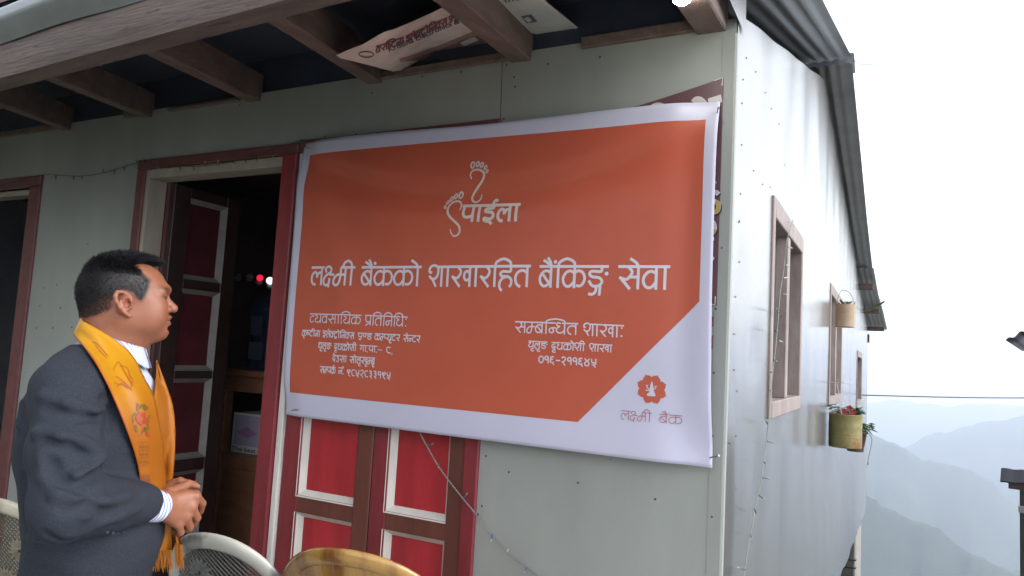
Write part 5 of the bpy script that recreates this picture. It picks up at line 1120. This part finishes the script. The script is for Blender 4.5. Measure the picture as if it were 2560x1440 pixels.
cu_ = mb.build('cuff', None or stripe_mat('striped_cuff_cloth', (0, 0, -math.atan2((toworld(wr[None])-toworld(c0[None]))[0][1], (toworld(wr[None])-toworld(c0[None]))[0][0])), 30), person, smooth=True); sd = cu_.modifiers.new('t', 'SOLIDIFY'); sd.thickness = .0018
# --- scarf: a printed silk band round the neck, both ends falling down the front
UW = lambda v: np.array([v@UA, v@WA, v[2]])
scf = SDF(); torso(scf, .008); scf.ell(tp_(.005, 0, -.72), (.152, .205, .18), .05, TROT)
scf.cap((-.026, 0, -.02), (-.034, 0, -.20), .070, .088, .03); scf.ell(tp_(.05, 0, -.17), (.03, .05, .05), .03)
def march(px, dep=0.0, f=scf):
    px = np.asarray(px, float); D_ = np.array([UW(_ray(x, y)) for x, y in px]); O_ = UW(CAM-P0); t = np.full(len(px), 1.0); done = np.zeros(len(px), bool); bv = np.full(len(px), 9.0); bt = t.copy()
    for _ in range(70):
        v = f.pts(O_+D_*t[:, None]); m = (v < bv) & ~done; bv[m] = v[m]; bt[m] = t[m]; done |= v < .0006; t = np.where(done, t, t+np.maximum(v*.8, .001))
        if done.all() or (t[~done] > 2.3).all(): break
    return O_+D_*(bt+dep)[:, None]
yellow = mat('yellow_silk', (.27, .085, .004), .42, 0, .06, 6, col2=(.30, .105, .005), bump=.12, bscale=40, spec=.35)
orange = mat('orange_silk', (.29, .088, .004), .42, 0, .06, 6, col2=(.32, .11, .005), bump=.1, bscale=40, spec=.35)
scarf = thing('scarf', 'x', 'x'); 
for k_ in ('label', 'category'): del scarf[k_]
scarf.parent = person; scarf.location = (0, 0, 0)
Lp = catmull([(186, 838), (210, 868), (237, 905), (262, 950), (287, 1005), (310, 1060), (330, 1115), (345, 1170), (353, 1235), (358, 1300)], 7); Rp = catmull([(207, 803), (252, 828), (296, 856), (334, 893), (362, 950), (384, 990), (397, 1055), (406, 1110), (412, 1165), (418, 1225), (424, 1300)], 7)
def resample(P, n):
    P = np.array(P); s = np.concatenate([[0], np.cumsum(np.linalg.norm(np.diff(P, axis=0), axis=1))]); q = np.linspace(0, s[-1], n); return np.stack([np.interp(q, s, P[:, i]) for i in range(2)], 1)
NR, NC = 64, 14; Lr, Rr = resample(Lp, NR), resample(Rp, NR)
GA = np.array([Lr*(1-c)+Rr*c for c in np.linspace(0, 1, NC)])          # (NC, NR, 2)
G3d = march(GA.reshape(-1, 2), -.011).reshape(NC, NR, 3)
for ci in range(NC):
    cc = ci/(NC-1)
    for ri in range(NR): G3d[ci, ri, 1] += -.0058*math.sin(cc*10.5+ri*.07+.8*math.sin(ri*.16))*min(1, ri/6)-.005*math.sin(cc*math.pi)
for _ in range(3): G3d[:, 1:-1] = (G3d[:, :-2]+2*G3d[:, 1:-1]+G3d[:, 2:])/4; G3d[1:-1] = (G3d[:-2]+2*G3d[1:-1]+G3d[2:])/4
ext = [((-.098, .02, -.100), (-.086, .02, -.058)), ((-.075, .085, -.112), (-.064, .06, -.07)), ((-.025, .118, -.135), (-.01, .082, -.10)), ((.035, .105, -.165), (.05, .062, -.125))][::-1]
pre = np.array([[np.array(a)*(1-c)+np.array(b)*c for a, b in ext] for c in np.linspace(0, 1, NC)])
pre = np.array([catmull(list(pre[c])+[G3d[c, 0]], 5)[:-1] for c in range(NC)])
full = np.concatenate([pre, G3d], 1); n1, n2_ = full.shape[:2]
V = full.reshape(-1, 3); F = np.array([(i*n2_+j, (i+1)*n2_+j, (i+1)*n2_+j+1, i*n2_+j+1) for i in range(n1-1) for j in range(n2_-1)])
rowc = np.tile(np.clip((np.arange(n2_)-n2_*.42)/(n2_*.22), 0, 1), n1); silk = np.array([[.42, .195, .006]])*(1-rowc[:, None])+np.array([[.29, .088, .004]])*rowc[:, None]; edge_ = (np.arange(len(V))//n2_ < 1); silk[edge_] = (.30, .06, .004)
silkm = bpy.data.materials.new('two_tone_silk'); silkm.use_nodes = True; sN = silkm.node_tree.nodes; sA = sN.new('ShaderNodeAttribute'); sA.attribute_name = 'tone'; silkm.node_tree.links.new(sA.outputs[0], sN['Principled BSDF'].inputs['Base Color']); sN['Principled BSDF'].inputs['Roughness'].default_value = .42; sN['Principled BSDF'].inputs['Specular IOR Level'].default_value = .25
o = np_mesh('near_band', V, F, silkm, scarf, cols=silk); sd = o.modifiers.new('t', 'SOLIDIFY'); sd.thickness = .002
Lf = resample([(392, 900), (389, 950), (385, 985), (380, 1060), (388, 1115), (394, 1170), (400, 1235)], 40); Rf = resample([(393, 908), (412, 956), (430, 1005), (437, 1050), (438, 1110), (434, 1170), (426, 1235)], 40)
GB = np.array([Lf*(1-c)+Rf*c for c in np.linspace(0, 1, 9)]); B3d = march(GB.reshape(-1, 2), -.005).reshape(9, 40, 3)
for ci in range(9): B3d[ci, :, 1] = np.minimum(B3d[ci, :, 1]+.0, .06)+.0-.003*math.sin(ci*1.3)
for _ in range(3): B3d[:, 1:-1] = (B3d[:, :-2]+2*B3d[:, 1:-1]+B3d[:, 2:])/4
V = B3d.reshape(-1, 3); F = np.array([(i*40+j, (i+1)*40+j, (i+1)*40+j+1, i*40+j+1) for i in range(8) for j in range(39)])
o = np_mesh('far_band', V, F, orange, scarf); sd = o.modifiers.new('t', 'SOLIDIFY'); sd.thickness = .002
def scarf_end(name, L0, R0, w0, n=10, m=yellow):
    mb = MB(); A_, B_ = resample(L0, 14), resample(R0, 14)
    def fn(a, b):
        i = b*13; k = min(int(i), 12); p = (A_[k]*(1-a)+B_[k]*a)*(1-i+k)+(A_[k+1]*(1-a)+B_[k+1]*a)*(i-k); q = pl(p[0], p[1], w0+.010*math.sin(a*8+b*2)*b); return toworld(q[None])[0]-ORG
    mb.grid(fn, 16, 14); return mb.build(name, m, scarf, smooth=True), A_[-1], B_[-1]
def fringe(a, b, w0, n, length, sway):
    mb = MB()
    for k in range(n):
        t = random.random(); p = a*(1-t)+b*t; l = length*random.uniform(.7, 1.1); dx = random.uniform(-6, 6)+sway; w_ = w0+random.uniform(-.008, .008)
        P = [pl(p[0]+dx*(s**1.5)+random.uniform(-1, 1), p[1]-4+l*s, w_) for s in (0, .35, .7, 1)]; mb.tube([tuple(toworld(q[None])[0]-ORG) for q in P], [.0012, .0011, .0009, .0005], 4)
    mb.build('fringe', yellow, scarf)
o, a, b = scarf_end('hanging_end', [(352, 1290), (362, 1318), (372, 1345), (379, 1378)], [(428, 1290), (428, 1318), (430, 1350), (430, 1380)], -.055); fringe(a, b, -.057, 90, 52, 0)
o, a, b = scarf_end('hanging_end', [(420, 1300), (426, 1325), (434, 1350), (436, 1362)], [(438, 1300), (444, 1325), (453, 1352), (455, 1366)], -.030, m=orange); fringe(a, b, -.032, 45, 60, 2)
class Motif:
    def __init__(s): s.P = []; s.mb = MB()
mot = {}
def mot_stroke(col, pts, w_, n=6):
    P = np.array(catmull(pts, n) if len(pts) > 2 else pts, float); T = np.gradient(P, axis=0); T /= np.linalg.norm(T, axis=1)[:, None]+1e-9; Nn = np.stack([-T[:, 1], T[:, 0]], 1)
    mot.setdefault(col, []).append(np.stack([P+Nn*w_/2, P-Nn*w_/2], 1).reshape(-1, 2))
rr = random.Random(5)
for k in range(13):
    a = k*.95; r0 = rr.uniform(2, 8); r1 = rr.uniform(11, 17); cx, cy = 353+rr.uniform(-2, 2), 1046+rr.uniform(-3, 3)
    mot_stroke(0, [(cx+r0*math.cos(a), cy+1.2*r0*math.sin(a)), (cx+r1*.7*math.cos(a+.3), cy+r1*.9*math.sin(a+.3)), (cx+r1*math.cos(a+.6), cy+1.25*r1*math.sin(a+.6))], rr.uniform(4.5, 8))
for k in range(26):
    a = rr.uniform(0, 6.28); r0 = rr.uniform(15, 20); r1 = r0+rr.uniform(4, 10); b_a = a+rr.uniform(-.35, .35)
    mot_stroke(1, [(353+r0*math.cos(a), 1046+1.35*r0*math.sin(a)), (353+(r0+r1)/2*math.cos(a+.1), 1046+1.4*(r0+r1)/2*math.sin(a+.1)), (353+r1*math.cos(b_a), 1046+1.4*r1*math.sin(b_a))], rr.uniform(2, 4.2))
for k in range(4): mot_stroke(0, [(366+rr.uniform(-3, 3), 1078+k*3), (370+rr.uniform(-3, 3), 1083+k*3), (373, 1086+k*2)], 4)
for q in ([(283, 925), (296, 905), (312, 930), (330, 960)], [(288, 940), (305, 950), (318, 962), (330, 975)], [(300, 915), (318, 920), (326, 945)], [(285, 955), (300, 962), (316, 958)], [(292, 968), (304, 958), (320, 970)], [(322, 935), (331, 950), (328, 968)]): mot_stroke(2, q, 2.2)
for q in ([(238, 862), (252, 880), (268, 896)], [(230, 855), (242, 858), (258, 876), (270, 890)], [(236, 872), (250, 890), (262, 900)]): mot_stroke(2, q, 2.0)
for y in (1107, 1128, 1146, 1165): mot_stroke(3, [(342+(y-1107)*.12, y), (368, y-2), (392+(y-1107)*.1, y-3)], 1.1)
for y in (1118, 1137, 1156):
    for x in range(348, 392, 6): mot_stroke(3, [(x, y-4), (x+2.5, y+2), (x+4, y-3)], 1.2, 3)
for k in range(9): x = 352+k*6; mot_stroke(3, [(x, 1205), (x+2, 1190), (x+7, 1188), (x+6, 1196), (x+3, 1203), (x+8, 1206)], 1.7, 4)
mot_stroke(0, [(350, 1227), (380, 1224), (404, 1222)], 2.4)
allq = [(c, q) for c, L_ in mot.items() for q in L_]; flat = np.concatenate([q for c, q in allq])
# each printed point is laid on the band where the sight line meets it
from mathutils.bvhtree import BVHTree
bvh = BVHTree.FromPolygons([tuple(p) for p in toworld(full.reshape(-1, 3))], [tuple(q) for q in np.array([(i*n2_+j, (i+1)*n2_+j, (i+1)*n2_+j+1, i*n2_+j+1) for i in range(n1-1) for j in range(n2_-1)]).tolist()])
def on_band(p):
    d = Vector(_ray(*p)).normalized(); h = bvh.ray_cast(Vector(CAM), d)
    return None if h[0] is None else np.array(h[0]-d*.0045)-ORG
MM = [flat_mat('red_flower_print', (.30, .028, .010), .5), flat_mat('green_leaf_print', (.10, .065, .008), .5), flat_mat('orange_line_print', (.30, .05, .006), .5), flat_mat('brown_line_print', (.15, .030, .006), .5)]
groups = {}
for c, q in allq:
    Q = [on_band(p) for p in q]
    if any(x is None for x in Q): continue
    y = q[:, 1].mean(); groups.setdefault(0 if y < 902 else 1 if y < 990 else 2 if y < 1098 else 3 if y < 1178 else 4, MB()).add(Q, [(2*i, 2*i+1, 2*i+3, 2*i+2) for i in range(len(Q)//2-1)], c)
for k in sorted(groups): groups[k].build('printed_motif', MM, scarf)

# ------------------------------------------------------------------ plastic chairs
def chair(name, label, loc, rz, body_m, woven, grp='plastic chairs lined up by the doors', W_=.225, top=.90):
    t = thing(name, label, 'chair', loc, rz, grp); zs0 = .43
    yb = lambda x, z: -.13*max(0, (z-zs0))/.47+.07*(x/.22)**2-.02
    def outl(a, sc=1.0):          # a: 0..1 left foot of the back round the arch to the right foot
        ang = math.pi*(1.12-1.24*a); e = .92; c, s = math.cos(ang), math.sin(ang); x = W_*sc*math.copysign(abs(c)**e, c); z = .62+(top-.62-.012)*sc*abs(s)**e if s > 0 else .62+.55*s*sc
        return x, z
    n = 48; P = [(x, yb(x, z), z) for x, z in (outl(i/n, .925) for i in range(n+1))]
    P = [(P[0][0]*.9, yb(0, .43)+.05, .42)]+P+[(P[-1][0]*.9, yb(0, .43)+.05, .42)]
    r = MB(); b0 = len(r.v); seg = 12; Q = [Vector(p) for p in P]; N_ = len(Q)
    for i, p in enumerate(Q):
        tg = (Q[min(i+1, N_-1)]-Q[max(i-1, 0)]).normalized(); nf = Vector((0, 1, .27)).normalized(); inn = tg.cross(nf).normalized(); nf = inn.cross(tg)
        for k in range(seg): a = 2*math.pi*k/seg; r.v.append(tuple(p+inn*.026*math.cos(a)+nf*.013*math.sin(a)))
    for i in range(N_-1):
        for k in range(seg): l = (k+1) % seg; r.f.append((i*seg+k, i*seg+l, (i+1)*seg+l, (i+1)*seg+k)); r.m.append(0)
    r.build('back_rim', body_m[0], t, smooth=True)
    inner = [outl(i/n, .84) for i in range(n+1)]; poly = [(x, z) for x, z in inner]
    def inside(x, z): return bool(inpoly(np.array([x]), np.array([z]), poly)[0])
    p = MB()
    if woven:
        st = .0165
        for sgn in (1, -1):
            for k in range(-60, 61):
                pts = []
                for j in range(0, 90):
                    s_ = j/90; z = .47+.44*s_; x = k*st+sgn*(z-.68)*1.0
                    pts.append((x, z) if inside(x, z) else None)
                run = []
                for q in pts+[None]:
                    if q: run.append(q)
                    else:
                        if len(run) > 2:
                            rr_ = run[::4]+[run[-1]]; y0 = .0022*sgn
                            p.tube([(x, yb(x, z)+y0, z) for x, z in rr_], .0024, 4)
                        run = []
        p.build('woven_panel', body_m[1], t)
        for (cx, cz, sr) in ((-.05, .765, .055), (.07, .725, .05), (.0, .62, .05)):
            fl = MB()
            for ring, rr_ in ((0, 1.0), (1, .62)):
                for k in range(15):
                    a = k*2*math.pi/15+ring*.2; c = np.array([cx, 0, cz]); d = np.array([math.cos(a), 0, math.sin(a)])*sr*rr_; s_ = np.array([-math.sin(a), 0, math.cos(a)])*sr*.12
                    pt = lambda v, lift: (v[0], yb(v[0], v[2])-.006-lift, v[2])
                    fl.add([pt(c+d*.15, .004), pt(c+d*.6+s_, .004+ring*.004), pt(c+d, .001), pt(c+d*.6-s_, .004+ring*.004)], [(0, 1, 2, 3)])
            fl.build('flower_relief', body_m[2], t)
    else:
        p.grid(lambda a, b: (lambda x, z: (x, yb(x, z)+.004*math.sin(x*40)*0, z))(*[(1-b)*q0+b*q1 for q0, q1 in zip((0, .60), outl(a, .94))]), 64, 14)
        po = p.build('back_panel', body_m[0], t, smooth=True); sd = po.modifiers.new('t', 'SOLIDIFY'); sd.thickness = .006
        g_ = MB(); gg = [outl(.06+.88*i/40, .66) for i in range(41)]; g_.tube([(x, yb(x, z)-.004, z-.015) for x, z in gg], .0045, 8); g_.build('back_ridge', body_m[0], t, smooth=True)
    s = MB(); s.grid(lambda a, b: (lambda w_: (w_*(2*a-1), -.0+.43*b, .425-.012*math.cos((2*a-1)*1.5)*math.sin(b*2.6)+.012*b))(.205+.03*b), 20, 20); so_ = s.build('seat', body_m[0], t, smooth=True); sd = so_.modifiers.new('t', 'SOLIDIFY'); sd.thickness = .012
    for (x, y, dx, dy) in ((-.18, .02, -.05, -.09), (.18, .02, .05, -.09), (-.21, .39, -.04, .05), (.21, .39, .04, .05)):
        l = MB(); l.tube([(x, y, .425), (x+dx*.5, y+dy*.5, .21), (x+dx, y+dy, 0)], [.026, .022, .018], 8); l.build('leg', body_m[0], t, smooth=True)
    return t
grey_m = mat('marbled_grey_plastic', (.035, .038, .04), .32, 0, 0, 6.5, vdet=3, stretch=(1, 1, .6), col2=(.42, .41, .36), ramp=(.40, .56), coat=.4)
amb_m = mat('marbled_amber_plastic', (.15, .052, .014), .18, 0, 0, 7, stretch=(1.2, 1, .12), col2=(.34, .185, .04), ramp=(.42, .58), coat=.7)
beige_m = mat('marbled_beige_plastic', (.20, .17, .12), .32, 0, 0, 6, col2=(.52, .47, .36), ramp=(.38, .62), coat=.4)
q = CAM+_ray(508, 1326)*2.15; chair('plastic_chair', 'grey marbled plastic chair with a woven flower back, right beside the man', (q[0], q[1]+.15, q[2]-.897), R(10), [grey_m, flat_mat('grey_weave', (.085, .085, .08), .45), flat_mat('grey_relief', (.15, .15, .14), .4)], True)
q = CAM+_ray(838, 1371)*1.98; chair('plastic_chair', 'glossy amber brown plastic chair with a solid rounded back in front of the red door', (q[0], q[1]+.15, q[2]-.890), R(12), [amb_m], False, W_=.285)
q = CAM+_ray(-22, 1232)*2.36; chair('plastic_chair', 'beige marbled plastic chair at the left picture edge behind the man', (q[0], q[1]+.15, q[2]-.905), R(10), [beige_m, flat_mat('beige_weave', (.12, .10, .07), .45), flat_mat('beige_relief', (.2, .17, .12), .4)], True)
